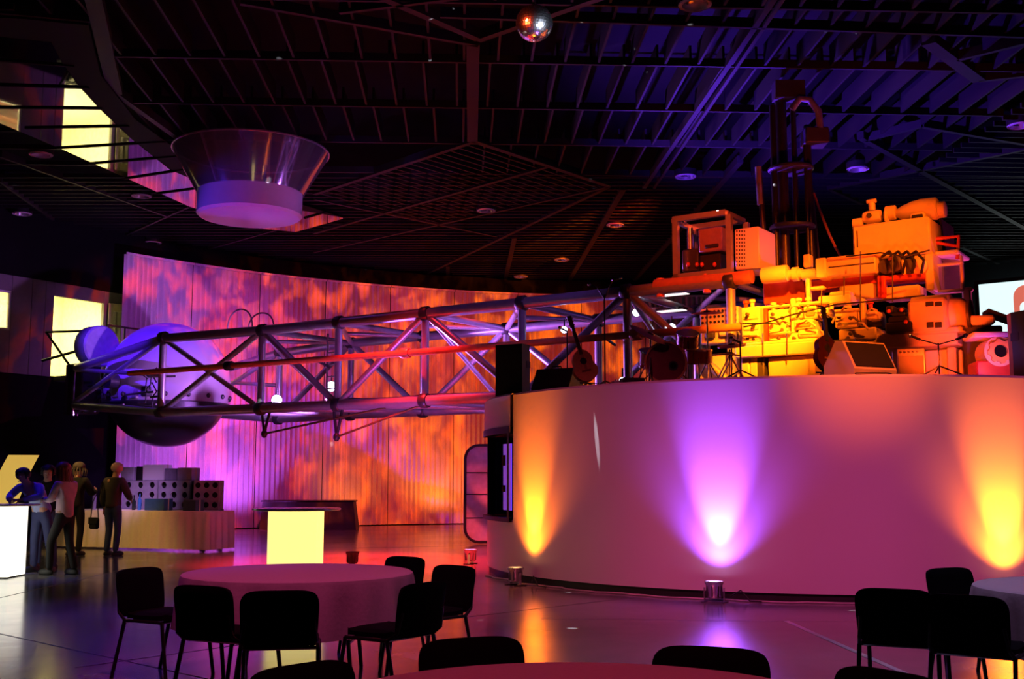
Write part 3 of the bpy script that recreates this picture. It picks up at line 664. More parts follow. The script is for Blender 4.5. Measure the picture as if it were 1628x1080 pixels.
mcyl(cab, 'elbow', (1374, 496, 1402, 522), 1.55, DARKP, n=18); mb(cab, 'post', (1366, 474, 1374, 520), 1.65, .15, CREAM)
mb(cab, 'base_box', (1333, 522, 1393, 540), 1.75, .5, CREAM)
for i in range(12):
    x = 1225 + 14 * i; y = 505 + 10 * math.sin(i * 2.1); p = arm(x, y, 1.85); q = arm(x + 16, y + 12 * math.cos(i * 1.3), 1.85)
    MB().path([p, (p + q) / 2 + Vector((0, .05, .04)), q], .018, 6).build('hydraulic_pipe', CREAM if i % 3 else DARKP, cab, cab['org'])
# --- long hydraulic ram and motor above
ram = mthing('hydraulic_ram', 'horizontal hydraulic ram with round motor lying above the valve cabinets', 'hydraulic ram', .3, 1.3, 4.1)
mcyl(ram, 'motor_can', (1206, 421, 1249, 448), 1.5, CREAM, n=24, prof=[(.7, -1), (.95, -.92), (1, -.8), (1, .8), (.95, .92), (.7, 1)])
mcyl(ram, 'coupling', (1249, 423, 1272, 446), 1.45, CREAM, prof=[(.75, -1), (.75, -.5), (1, -.45), (1, .3), (.7, .35), (.7, 1)])
mcyl(ram, 'ram_rod', (1272, 426, 1297, 444), 1.42, CREAM); mb(ram, 'ram_head', (1296, 410, 1313, 442), 1.5, .5, CREAM)
mb(ram, 'ram_body', (1313, 407, 1392, 437), 1.45, .45, CREAM); mb(ram, 'groove', (1316, 420, 1390, 423), 1.46, .03, DARKP); mb(ram, 'body_lip', (1313, 405, 1396, 409), 1.5, .5, CREAM)
mb(ram, 'stand_post', (1280, 442, 1287, 482), 1.4, .12, CREAM); mb(ram, 'stand_bar', (1287, 455, 1310, 461), 1.4, .12, CREAM); mb(ram, 'top_post', (1276, 404, 1288, 425), 1.35, .15, CREAM)
mb(ram, 'rear_housing', (1213, 446, 1280, 482), 1.1, .9, REDM); mb(ram, 'red_web', (1288, 440, 1400, 456), 1.2, .4, REDM)
mb(ram, 'stepped_block', (1300, 469, 1352, 482), 1.6, .4, CREAM); mb(ram, 'stepped_block', (1318, 463, 1352, 470), 1.6, .4, CREAM); mb(ram, 'stepped_block', (1334, 452, 1400, 476), 1.35, .4, CREAM)
mb(ram, 'long_block', (1400, 455, 1462, 474), 1.4, .4, CREAM); mb(ram, 'gusset', (1394, 438, 1408, 474), 1.45, .06, REDM)
# --- pump cluster
pmp = mthing('pump_cluster', 'dark pump cluster with round gauges under the orange tank', 'pump', -1.6, 1.3, 4.3)
mb(pmp, 'pump_back', (1398, 404, 1474, 446), 1.1, .5, DARKP)
for x, y in ((1410, 424), (1424, 420), (1448, 424), (1462, 424)):
    a = arm(x, y, 1.3); MB().lathe([(.07, 0), (.12, .02), (.12, .14), (.09, .16)], a - Vector((0, .1, 0)), 16, axis='y').build('gauge', CREAM if x == 1462 else DARKP, pmp, pmp['org'])
mb(pmp, 'yellow_valve', (1432, 412, 1439, 436), 1.4, .12, CREAM); mb(pmp, 'red_tray', (1396, 436, 1468, 445), 1.35, .4, REDM)
mb(pmp, 'plate', (1470, 403, 1484, 462), 1.25, .5, CREAM); mb(pmp, 'plate', (1452, 402, 1484, 418), 1.2, .5, CREAM)
for k in range(4):
    a = arm(1402 + 14 * k, 408, 1.3); b = arm(1420 + 15 * k, 434, 1.4); c = arm(1414 + 14 * k, 400, 1.45); MB().path([a, c, (b + c) / 2 + Vector((-.1, .1, 0)), b], .022, 6).build('hose', BLACK, pmp, pmp['org'])
# --- tank with motor on top
tank = mthing('oil_tank', 'tall orange-lit oil tank box above the pump cluster', 'tank', -1.6, .9, 4.7)
mb(tank, 'tank_body', (1355, 351, 1479, 409), 1.25, 1.3, CREAM, .03); mb(tank, 'tank_slot', (1361, 366, 1364, 394), 1.26, .03, DARKP)
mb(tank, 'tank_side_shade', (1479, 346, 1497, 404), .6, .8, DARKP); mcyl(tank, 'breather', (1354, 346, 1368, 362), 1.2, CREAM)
tm = mthing('tank_motor', 'bullet shaped electric motor lying on top of the oil tank', 'motor', -1.8, 1.0, 5.35)
mcyl(tm, 'motor_body', (1420, 314, 1487, 350), 1.15, CREAM, n=24, prof=[(.80, -1), (.98, -.92), (1, -.2), (.9, .2), (.62, .7), (.4, .95), (.3, 1)])
mcyl(tm, 'fan_cowl', (1486, 318, 1500, 344), 1.05, CREAM); mb(tm, 'foot', (1446, 338, 1470, 351), 1.2, .3, CREAM); mb(tm, 'foot_slot', (1449, 341, 1467, 348), 1.215, .02, BLACK)
mcyl(tm, 'coupling', (1405, 325, 1421, 348), 1.1, CREAM); mb(tm, 'bracket', (1404, 334, 1409, 352), 1.15, .2, CREAM)
pp = mthing('filter_pump', 'small pump with a round cap standing on the oil tank', 'pump', -1.2, 1.0, 5.35)
mcyl(pp, 'pump_body', (1370, 333, 1398, 353), 1.15, CREAM, prof=[(.9, -1), (1, -.6), (1, .6), (.8, 1)]); mcyl(pp, 'neck', (1379, 320, 1390, 334), 1.05, CREAM, axis='z'); mcyl(pp, 'cap', (1377, 316, 1392, 323), 1.05, CREAM)
p = arm(1382, 343, 1.16); MB().lathe([(.04, 0), (.04, .02)], p, 10, axis='y').build('port', DARKP, pp, pp['org'])
# --- big drive motor at the right
dm = mthing('drive_motor', 'large round-ended drive motor with black vent slots on the machine bed', 'motor', -2.2, 1.5, 3.3)
mcyl(dm, 'motor_frame', (1444, 466, 1506, 527), 1.85, CREAM, n=28, prof=[(.9, -1), (1, -.96), (1, .96), (.9, 1)]); mb(dm, 'motor_case', (1442, 474, 1506, 526), 1.87, .9, CREAM, .05)
mcyl(dm, 'end_bell', (1505, 468, 1534, 526), 1.8, CREAM, n=28, prof=[(.45, -1), (.75, -.8), (.93, -.3), (1, 1)]); mcyl(dm, 'end_cover', (1528, 474, 1540, 520), 1.7, DARKP, n=24)
for r in ((1471, 480, 1484, 487), (1486, 480, 1497, 487), (1473, 512, 1484, 521), (1486, 512, 1497, 521)): mb(dm, 'vent_slot', r, 1.885, .03, BLACK, .004)
mb(dm, 'motor_base', (1450, 521, 1530, 530), 1.8, .8, CREAM)
vb = mthing('valve_block', 'black pyramid-like valve stack between the yellow box and drive motor', 'valve', -1.3, 1.8, 3.35)
for i, (x0, y0, x1, y1) in enumerate(((1407, 512, 1450, 529), (1412, 503, 1444, 513), (1418, 496, 1440, 504), (1408, 486, 1420, 498), (1426, 488, 1438, 497))): mb(vb, 'valve_body', (x0, y0, x1, y1), 1.9 - .05 * i, .35, BLKPL)
for x, y in ((1413, 495), (1433, 493), (1440, 512)): MB().ell(arm(x, y, 1.9), (.03, .03, .03), 8, 6).build('knob', REDM, vb, vb['org'])
# --- guard frame with panes and railing at the right end
gf = mthing('guard_frame', 'pale framed guard with clear panes and a rail behind the drive motor', 'guard', -2.5, .9, 3.3)
for r in ((1484, 400, 1489, 462), (1526, 405, 1531, 462), (1484, 460, 1531, 465), (1484, 418, 1531, 422)): mb(gf, 'frame_bar', r, 1.0, .08, WHITE)
mb(gf, 'roof_plate', (1484, 398, 1524, 405), 1.0, .7, WHITE); mb(gf, 'pane', (1490, 423, 1525, 460), .95, .02, GLASS, 0); mb(gf, 'back_plate', (1488, 408, 1528, 462), .45, .04, WHITE)
mb(gf, 'column', (1532, 458, 1546, 598), .9, .12, CREAM); mb(gf, 'beam', (1486, 459, 1546, 465), .9, .12, CREAM)
a = arm(1486, 380, .9); b = arm(1524, 376, .9); c = arm(1522, 412, .9); MB().path([a, b, c], .03, 8).build('rail', REDM, gf, gf['org']); MB().tube(arm(1488, 386, .9), arm(1523, 392, .9), .026).build('rail', REDM, gf, gf['org'])
lw = mthing('lower_housing', 'pink-lit plain housing beneath the drive motor, with a bright tube', 'housing', -2.4, 1.2, ZD)
mb(lw, 'housing_panel', (1470, 556, 1522, 598), 1.3, .8, WHITE); mb(lw, 'tube', (1524, 556, 1530, 597), 1.5, .1, WHITE)
# --- cables and conduits strung over the machinery front
for pts_ in (((1182, 520), (1222, 512), (1262, 500), (1330, 484), (1400, 478), (1470, 470)), ((1345, 408), (1400, 402), (1440, 408), (1478, 398)), ((1180, 515), (1216, 514), (1240, 516))):
    MB().path([arm(x, y, 1.98) for x, y in pts_], .012, 6).build('cable_run', BLACK, cab, cab['org'])
for x, y0, y1, v in ((1368, 400, 512, 1.75), (1419, 404, 480, 1.72), (1213, 530, 566, 2.03), (1251, 530, 566, 2.03), (1306, 462, 500, 1.7), (1342, 440, 470, 1.6)):
    MB().tube(arm(x, y0, v), arm(x, y1, v), .010, 6).build('conduit', DARKP, cab, cab['org'])
for i, (x, y) in enumerate(((1186, 486), (1196, 484), (1230, 489), (1243, 490), (1270, 482), (1285, 481), (1310, 484), (1322, 486), (1350, 488), (1384, 486))):
    a = arm(x, y, 1.55); MB().lathe([(.03, -.06), (.035, .02), (.05, .03), (.05, .07), (.02, .08)], a, 10).build('valve_cap', CREAM if i % 3 else REDM, cab, cab['org'])
for i, (x, y) in enumerate(((1188, 500), (1197, 518), (1228, 500), (1244, 506), (1238, 538), (1262, 538), (1282, 512), (1334, 505), (1352, 506), (1352, 531))):
    a = arm(x, y, 1.82); MB().lathe([(.028, -.02), (.028, .015), (.018, .02)], a, 10, axis='y').build('dial', DARKP, cab, cab['org'])
# --- rack and perforated box on the top chord
rk = mthing('equipment_rack', 'open steel equipment rack with instruments, mounted on the arm top chord', 'rack', 1.0, 1.0, 4.7)
R1 = (1071, 348, 1156, 441); u0, u1, z0, z1 = rect(*R1, 1.35)
for v in (1.35, .65):
    for a, b in (((u0, v, z0), (u0, v, z1)), ((u1, v, z0), (u1, v, z1)), ((u0, v, z0), (u1, v, z0)), ((u0, v, z1), (u1, v, z1))):
        MB().beam(a, b, .09, .09).build('rack_bar', ALU, rk, rk['org'])
for u in (u0, u1):
    for z in (z0, z1): MB().beam((u, .65, z), (u, 1.35, z), .07, .07).build('rack_bar', ALU, rk, rk['org'])
mb(rk, 'instrument_panel', (1110, 362, 1148, 400), 1.25, .5, mat('rack_panel', (.25, .13, .12), .4)); mb(rk, 'instrument', (1084, 396, 1110, 432), 1.2, .4, STEEL); mb(rk, 'instrument', (1112, 404, 1146, 432), 1.2, .4, BLKPL)
mb(rk, 'grille', (1120, 388, 1142, 394), 1.27, .03, BLACK); mcyl(rk, 'lamp_tube', (1090, 362, 1100, 396), 1.2, CHROME, axis='z')
for x in (1094, 1108, 1116, 1136): MB().ell(arm(x, 421, 1.23), (.035, .035, .045), 8, 6).build('indicator', REDM, rk, rk['org'])
MB().ell(arm(1087, 352, 1.3), (.05, .05, .05), 10, 8).build('corner_cap', CHROME, rk, rk['org'])
for x, y in ((1047, 450), (1121, 443)): mcyl(rk, 'support_foot', (x - 6, y - 8, x + 6, y + 22), 1.4, ORPIPE, axis='z')
MB().tube(arm(1042, 455, 1.35), arm(1196, 440, 1.35), .11, 12).build('support_pipe', mat('rust_pipe', (.45, .16, .08), .5), rk, rk['org'])
pb = mthing('perforated_box', 'pale upright ventilated box with slotted side beside the equipment rack', 'box', .2, 1.0, 4.7)
mb(pb, 'box_body', (1168, 362, 1207, 428), 1.3, .7, WHITE)
for i in range(4):
    for j in range(10): mb(pb, 'slot', (1170.5 + 4 * i, 366 + 6 * j, 1172.5 + 4 * i, 369.5 + 6 * j), 1.303, .01, BLACK, 0)
# --- slip-ring mast rising from the pivot to the ceiling
ms = thing('pivot_mast', 'dark cluster of vertical pipes rising from the pivot to the ceiling', 'mast', (CEN.x, CEN.y, ZD))
MASTM = mat('mast_pipe', (.06, .05, .055), .35, .6)
for dx, dy, r, zt_ in ((-.28, 0, .055, 7.75), (-.12, .1, .10, 7.85), (.02, -.15, .035, 7.6), (.12, .2, .05, 7.85), (.30, 0, .06, 7.4), (.2, -.2, .03, 7.0), (-.2, .25, .04, 7.7)):
    MB().tube((dx, dy, 0), (dx, dy, zt_ - ZD), r, 12).build('mast_pipe', MASTM, ms)
for z in (1.9, 2.9, 3.9): MB().lathe([(.36, z), (.38, z + .02), (.38, z + .05), (.36, z + .07)], n=20).build('clamp_ring', DARKP, ms)
MB().lathe([(.62, 0), (.62, .9), (.5, 1.2), (.45, 1.7)], n=24).build('pivot_column', DARKP, ms)
MB().path([(-.45, -.1, 1.4), (-.5, -.1, 2.6), (-.55, -.1, 3.9)], .045, 10).build('stub_pipe', MASTM, ms); MB().tube((-.55, -.1, 3.3), (-.57, -.1, 3.95), .055, 10).build('stub_cap', mat('pale_cap', (.3, .28, .36), .4), ms)
MB().box(.22, .62, -.2, .2, 4.35, 4.62, .02).build('junction_box', DARKP, ms)
MB().path([(.02, -.1, 4.95), (.15, -.15, 5.12), (.32, -.15, 5.1), (.46, -.15, 4.9), (.48, -.15, 4.6)], .06, 10).build('flexible_duct', mat('pale_duct', (.3, .28, .36), .35, .3), ms)
MB().tube((.55, 0, 0), (.32, 0, 3.6), .05, 10).build('raking_strut', MASTM, ms)
MB().beam((-.25, 0, 7.85 - ZD), (.25, 0, 7.85 - ZD), .3, .3).build('mast_head', DARKP, ms)
# drooping cable from the mast to the tank
wa = Vector((CEN.x + .35, CEN.y - .1, 6.2)); wb = arm_w(*arm(1420, 408, 1.42)); pts = []
for i in range(15):
    t = i / 14; p = wa.lerp(wb, t); p.z -= 1.1 * math.sin(math.pi * t) * (1 - .3 * t) * .8; pts.append(p)
cable('drooping_cable', pts, .022, mat('red_cable', (.35, .10, .06), .5), 'dark red cable drooping from the mast to the oil tank')
# ================================================================== HANGING THINGS
# conical clear lamp with frosted drum
pc = at_z(400, 236, ZC - .02); LC = Vector((pc.x, pc.y, 0))
sc_ = LC.y / F
zb0 = at_y(399, 346, LC.y).z; zb1 = at_y(399, 307, LC.y).z; ztop = ZC - .11
rb = 84 * sc_; rt = 124 * sc_
lamp = thing('cone_lamp', 'big clear conical ceiling lamp with a frosted violet-lit drum at its foot', 'ceiling lamp', (LC.x, LC.y, zb0))
MB().lathe([(rb * 1.0, zb1 - zb0 - .02), (rt, ztop - zb0), (rt + .02, ztop - zb0), (rb + .02, zb1 - zb0 - .02)], n=48, cap=False).build('clear_cone', CONE, lamp)
MB().lathe([(rt - .015, ztop - zb0 - .01), (rt + .03, ztop - zb0 - .01), (rt + .03, ztop - zb0 + .02), (rt - .015, ztop - zb0 + .02)], n=48, cap=False).build('top_rim', ALU, lamp)
MB().lathe([(.001, 0), (rb - .06, 0), (rb, .05), (rb, zb1 - zb0)], n=48, cap=False).build('frosted_drum', FROST, lamp)
MB().lathe([(rb * .97, zb1 - zb0), (.05, zb1 - zb0)], n=48, cap=False).build('drum_lid', FROST, lamp)
for i in range(5):
    a = .5 + i * 2 * math.pi / 5
    MB().tube((rb * .97 * math.cos(a), rb * .97 * math.sin(a), zb1 - zb0 - .02), (rt * .985 * math.cos(a), rt * .985 * math.sin(a), ztop - zb0), .03, 8).build('seam_strip', ALU, lamp)
MB().tube((0, 0, zb1 - zb0), (0, 0, ztop - zb0 + .02), .03, 8).build('lamp_stem', STEEL, lamp)
# mirror ball
db = 15.0; bc = at_y(849.5, 37, db); br = 30.5 * db / F
ball = thing('mirror_ball', 'mirror ball hanging on a thin wire below the dark ceiling', 'mirror ball', bc)
vs = []; fs = []; nl = 22
for i in range(nl):
    t0 = -math.pi / 2 + math.pi * i / nl; t1 = -math.pi / 2 + math.pi * (i + 1) / nl; tm_ = (t0 + t1) / 2; nk = max(4, int(2 * nl * math.cos(tm_)))
    for k in range(nk):
        a0 = 2 * math.pi * k / nk; a1 = 2 * math.pi * (k + 1) / nk; ca = (a0 + a1) / 2; g = .94
        jn = [random.uniform(-.012, .012) for _ in range(4)]
        q = []
        for ti, ai in ((t0, a0), (t0, a1), (t1, a1), (t1, a0)):
            ti = tm_ + (ti - tm_) * g; ai = ca + (ai - ca) * g; q.append([br * math.cos(ti) * math.cos(ai), br * math.cos(ti) * math.sin(ai), br * math.sin(ti)])
        nv = Vector((math.cos(tm_) * math.cos(ca), math.cos(tm_) * math.sin(ca), math.sin(tm_)))
        q = [Vector(p) + nv * (.002 + jn[j] * br * .25) for j, p in enumerate(q)]
        n0 = len(vs); vs += q; fs.append((n0, n0 + 1, n0 + 2, n0 + 3))
tiles = MB().add(vs, fs).build('mirror_tiles', BALLM, ball, smooth=False); tiles['kind'] = 'stuff'
MB().ell((0, 0, 0), (br * .985,) * 3, 24, 14).build('ball_core', STEEL, ball)
MB().lathe([(.03, br - .005), (.03, br + .04), (.012, br + .05)], n=10).build('top_cap', CHROME, ball)
MB().tube((0, 0, br + .04), (0, 0, ZC - bc.z + .1), .006, 6).build('hanging_wire', CHROME, ball)

FLR = 110
# mirror ball flecks, imitated by an added point light under the ball
fl = bpy.data.lights.new('mirror_ball_flecks', 'POINT'); fl.energy = 5200; fl.shadow_soft_size = .01; fl.use_nodes = True
flo = bpy.data.objects.new('mirror_ball_flecks', fl); COL.objects.link(flo); flo.location = bc - Vector((0, 0, br + .05)); flo.rotation_euler = (0, 0, R_(FLR))
nt = fl.node_tree; tcn = nt.nodes.new('ShaderNodeTexCoord'); vo = nt.nodes.new('ShaderNodeTexVoronoi'); vo.inputs['Scale'].default_value = 9.5
ls = nt.nodes.new('ShaderNodeMath'); ls.operation = 'LESS_THAN'; ls.inputs[1].default_value = .058
nt.links.new(tcn.outputs['Normal'], vo.inputs['Vector']); nt.links.new(vo.outputs['Distance'], ls.inputs[0]); nt.links.new(ls.outputs[0], nt.nodes['Emission'].inputs['Strength'])
nt.nodes['Emission'].inputs['Color'].default_value = (.85, .9, 1, 1)

# ================================================================== FURNITURE ON THE FLOOR
def cloth_mesh(R, H, hem, folds, amp, seed):
    k = MB(); n = 144; rings = []
    for r in (.02, R * .5, R * .9, R * .985): rings.append([(r, H + .004)] * n)
    prof = [(R + .004, H - .005, 0), (R + .012, H - .03, .05), (R + .02, H - .12, .4), (R + .03, (H + hem) / 2, .75), (R + .045, hem, 1.0)]
    rnd = random.Random(seed); ph = rnd.random() * 6
    for r, z, t in prof:
        rr = []
        for i in range(n):
            a = 2 * math.pi * i / n; f = math.sin(folds * a + ph + .8 * math.sin(3 * a + ph)) * .6 + .4 * math.sin(folds * .5 * a + 2.1 * ph)
            rr.append((r + amp * t * (f + .35), z + (.012 * math.sin(2 * a + ph) if t == 1.0 else 0)))
        rings.append(rr)
    vs = []
    for rg in rings:
        for i, (r, z) in enumerate(rg): a = 2 * math.pi * i / n; vs.append((r * math.cos(a), r * math.sin(a), z))
    fs = [tuple(range(n))]
    for j in range(len(rings) - 1):
        for i in range(n): q = (i + 1) % n; fs.append((j * n + i, j * n + q, j * n + n + q, j * n + n + i))
    return k.add(vs, fs)
TABM = mat('table_ply', (.30, .22, .14), .6)
def round_table(x, y, R, where, seed):
    t = thing('round_table', 'round folding table under a white cloth, ' + where, 'table', (x, y, 0), 0)
    MB().lathe([(R - .02, .715), (R - .02, .745)], n=48).build('tabletop', TABM, t)
    for sx_ in (-.45, .45):
        for sy_ in (-.28, .28): MB().tube((sx_, sy_, 0), (sx_ * .85, sy_, .715), .016, 8).build('leg', STEEL, t)
        MB().tube((sx_ * .94, -.28, .25), (sx_ * .94, .28, .25), .012, 8).build('leg_brace', STEEL, t)
    c = cloth_mesh(R, .748, .36, 20, .028, seed).build('tablecloth', CLOTH); c.location = (x, y, 0)
    tag(c, 'white round tablecloth hanging in soft folds, ' + where, 'tablecloth')
T1 = (-1.62, 8.75); T2 = (.22, 3.62); T3 = (3.92, 7.5)
round_table(*T1, .86, 'before the yellow glowing bar table', 1)
round_table(*T2, .86, 'red-lit, lying before the violet floor glow', 5)
round_table(*T3, .86, 'before the amber glow on the stage drum', 9)
# stacking chair, front towards +y, back at -y
def chair_proto(name, label):
    t = thing(name, label, 'chair', (0, 0, 0), 0, None)
    # backrest: rounded, slightly curved shell
    W, Hh = .47, .35; zc = .605; k = MB(); nx, nz = 16, 12; fr, bk = [], []
    def outline(s, tq):  # map unit square to rounded shape (rounder at the top)
        ex = 5.0; x = s; z = tq; m = max(abs(x), abs(z)); 
        if m < 1e-6: return 0, 0
        l = (abs(x)**ex + abs(z)**ex)**(1 / ex); return x * m / l, z * m / l
    for j in range(nz + 1):
        for i in range(nx + 1):
            x, z = outline(-1 + 2 * i / nx, -1 + 2 * j / nz); wt = 1.0 + .03 * z; X = x * W / 2 * wt; Z = zc + z * Hh / 2
            y0 = -.235 - .16 * (Z - .45) + .30 * (X * X); e = max(abs(x), abs(z)); th = .022 * (1 - max(0, e - .8) * 3.5)
            fr.append((X, y0 + th, Z)); bk.append((X, y0 - th, Z))
    n = nx + 1; fs = []; m = len(fr)
    for j in range(nz):
        for i in range(nx): q = j * n + i; fs.append((q, q + n, q + n + 1, q + 1)); fs.append((m + q, m + q + 1, m + q + n + 1, m + q + n))
    edge = [i for i in range(n)] + [j * n + nx for j in range(1, nz + 1)] + [nz * n + i for i in range(nx - 1, -1, -1)] + [j * n for j in range(nz - 1, 0, -1)]
    for a, b in zip(edge, edge[1:] + edge[:1]): fs.append((a, b, m + b, m + a))
    k.add(fr + bk, fs).build('backrest', FABRIC, t)
    # seat pad
    s = MB(); fr = []; bk = []; fs = []; nx = nz = 10; n = nx + 1
    for j in range(nz + 1):
        for i in range(nx + 1):
            x, z = outline(-1 + 2 * i / nx, -1 + 2 * j / nz); e = max(abs(x), abs(z)); th = .028 * (1 - max(0, e - .85) * 4)
            fr.append((x * .235, .02 + z * .215, .452 + th)); bk.append((x * .235, .02 + z * .215, .452 - th))
    m = len(fr)
    for j in range(nz):
        for i in range(nx): q = j * n + i; fs.append((q, q + 1, q + n + 1, q + n)); fs.append((m + q, m + q + n, m + q + n + 1, m + q + 1))
    edge = [i for i in range(n)] + [j * n + nx for j in range(1, nz + 1)] + [nz * n + i for i in range(nx - 1, -1, -1)] + [j * n for j in range(nz - 1, 0, -1)]
    for a, b in zip(edge, edge[1:] + edge[:1]): fs.append((a, m + a, m + b, b))
    s.add(fr + bk, fs).build('seat', FABRIC, t)
    for q in (-1, 1):
        MB().path([(q * .245, .27, 0), (q * .235, .20, .42)], .014, 8).build('leg', BLKPL, t)
        MB().path([(q * .245, -.26, 0), (q * .235, -.16, .42)], .014, 8).build('leg', BLKPL, t)
        MB().path([(q * .235, .20, .42), (q * .235, -.16, .42), (q * .222, -.235, .47), (q * .205, -.262, .60)], .012, 8).build('back_upright', BLKPL, t)
    for y in (.17, -.13): MB().tube((-.235, y, .415), (.235, y, .415), .011, 8).build('cross_bar', CHROME, t)
    return t
proto = chair_proto('chair', 'x')
def face(x, y, tx, ty): return math.atan2(ty - y, tx - x) - math.pi / 2
def px_chair(px, py, z=.78):
    p = at_z(px, py, z); return p.x, p.y
CH = [  # pixel of the backrest's top middle, table, extra turn (deg), label
    (220, 903, T1, -26, 'black padded chair with open floor and bar table to its left, farthest out from the white table'),
    (320, 931, T1, -12, 'black padded chair turned slightly, between the outermost chair and the square-on chair'),
    (445, 939, T1, 2, 'black padded chair square-on with its full back in front of the white cloth'),
    (676, 926, T1, 14, 'black padded chair with its back to the amber floor glow, overlapping another chair'),
    (724, 899, T1, 34, 'black padded chair turned sideways to the table, beside the small floor lamp by the drum'),
    (646, 885, T1, -10, 'black padded chair across the table, its back showing above the cloth edge'),
    (748, 1014, T2, 6, 'black padded chair with only its back showing behind the red-lit tabletop, between the two tables'),
    (1130, 1029, T2, 8, 'black padded chair back behind the red-lit tabletop, before the violet floor glow'),
    (478, 1056, T2, -10, 'black padded chair back rising between the red-lit table and the square-on chair'),
    (1416, 1067, T2, 10, 'black padded chair top peeping up by the white tape line'),
    (1506, 903, T3, 0, 'black padded chair between the stage drum and the lilac-lit tablecloth'),
    (1420, 936, T3, 50, 'black padded chair with square-on back, legs standing beside the white tape line'),
    (1533, 946, T3, 24, 'black padded chair overlapping its neighbour, close before the pale hanging cloth')]
for i, (px, py, T, turn, lab) in enumerate(CH):
    x, y = px_chair(px, py); cx = x; rz = face(x, y, *T) + R_(turn)
    # backrest sits .28 behind the seat centre
    cx = x - math.sin(rz) * .28; cy = y + math.cos(rz) * .28
    dT = math.hypot(cx - T[0], cy - T[1])
    o = proto if i == 0 else dup(proto, (cx, cy, 0), rz)
    o.location = (cx, cy, 0); o.rotation_euler = (0, 0, rz); o['label'] = lab; o['group'] = 'black chairs around the round tables'
proto['label'] = 'black padded chair standing farthest out, with open floor all behind it'
for o in COL.objects:
    if o.name.startswith('chair') and 'farthest out from' in str(o.get('label', '')): o['label'] = 'black padded chair standing farthest out, with open floor all behind it'

# glowing bar tables
TOPM = mat('bar_top_acrylic', (.55, .42, .42), .2, var=.03)
def glow_table(x, y, m, label, w_=.61, zt_=1.08, rz=0):
    t = thing('bar_table', label, 'bar table', (x, y, 0), rz)
    MB().box(-w_ / 2, w_ / 2, -w_ / 2, w_ / 2, .02, zt_ - .03, .01).build('glowing_column', m, t, smooth=False)
    MB().box(-w_ / 2 + .02, w_ / 2 - .02, -w_ / 2 + .02, w_ / 2 - .02, 0, .02).build('foot', BLACK, t, smooth=False)
    MB().lathe([(.55, zt_ - .03), (.565, zt_ - .02), (.565, zt_ - .005), (.55, zt_)], n=48).build('tabletop', TOPM, t)
glow_table((475.5 - CX) / F * 14.75, 14.75, LITY, 'round bar table on a glowing yellow square column')
glow_table(at_z(14, 920, 0).x - .30, at_z(14, 920, 0).y + .25, LITW, 'round bar table on a glowing white column, a man leaning on it')
GLW = (at_z(14, 920, 0).x - .30, at_z(14, 920, 0).y + .25)

# low dark bench against the curtain
b0 = at_z(412, 843, 0); b1 = at_z(566, 843, 0)
BEN = mat('bench_grey', (.05, .048, .055), .6)
bn = thing('low_cabinet', 'low dark tapered cabinet standing before the curtain behind the yellow bar table', 'cabinet', ((b0.x + b1.x) / 2, b0.y, 0))
Lb = b1.x - b0.x
k = MB(); k.add([(-Lb / 2, 0, 0), (Lb / 2, 0, 0), (Lb / 2, .7, 0), (-Lb / 2, .7, 0), (-Lb / 2 + .06, .05, .78), (Lb / 2 - .10, .05, .80), (Lb / 2 - .10, .65, .80), (-Lb / 2 + .06, .65, .78)], [(3, 2, 1, 0), (4, 5, 6, 7), (0, 1, 5, 4), (1, 2, 6, 5), (2, 3, 7, 6), (3, 0, 4, 7)]).build('body', BEN, bn, smooth=False)
MB().box(-Lb / 2 + .02, Lb / 2 - .06, .02, .68, .80, .84, .01).build('top_board', BLACK, bn, smooth=False)
for q in (-.6, 0, .6): MB().box(q - .005, q + .005, .018, .03, .08, .72).build('door_gap', BLACK, bn, smooth=False)

# rounded hatch panel behind the drum edge
h0 = at_z(737, 866, 0); hp = thing('hatch_panel', 'upright rounded dark frame with four pale panes beside the stage drum', 'hatch', (h0.x, h0.y, 0), R_(8))
Wh, Hh_ = 1.35, at_y(740, 706, h0.y).z
oo = rrect(0, Wh, .02, Hh_, .34); ii = rrect(.06, Wh - .06, .08, Hh_ - .06, .28); n = len(oo)
vs = [(p[0], 0, p[1]) for p in oo] + [(p[0], 0, p[1]) for p in ii] + [(p[0], .08, p[1]) for p in oo] + [(p[0], .08, p[1]) for p in ii]
fs = []
for i in range(n): j = (i + 1) % n; fs += [(i, j, n + j, n + i), (2 * n + i, 3 * n + i, 3 * n + j, 2 * n + j), (i, 2 * n + i, 2 * n + j, j), (n + i, n + j, 3 * n + j, 3 * n + i)]
MB().add(vs, fs).build('frame', BLACK, hp)
zs_ = [.08, .08 + (Hh_ - .14) * .24, .08 + (Hh_ - .14) * .49, .08 + (Hh_ - .14) * .72, Hh_ - .06]
PPAN = mat('pale_pane', (.62, .55, .55), .35)
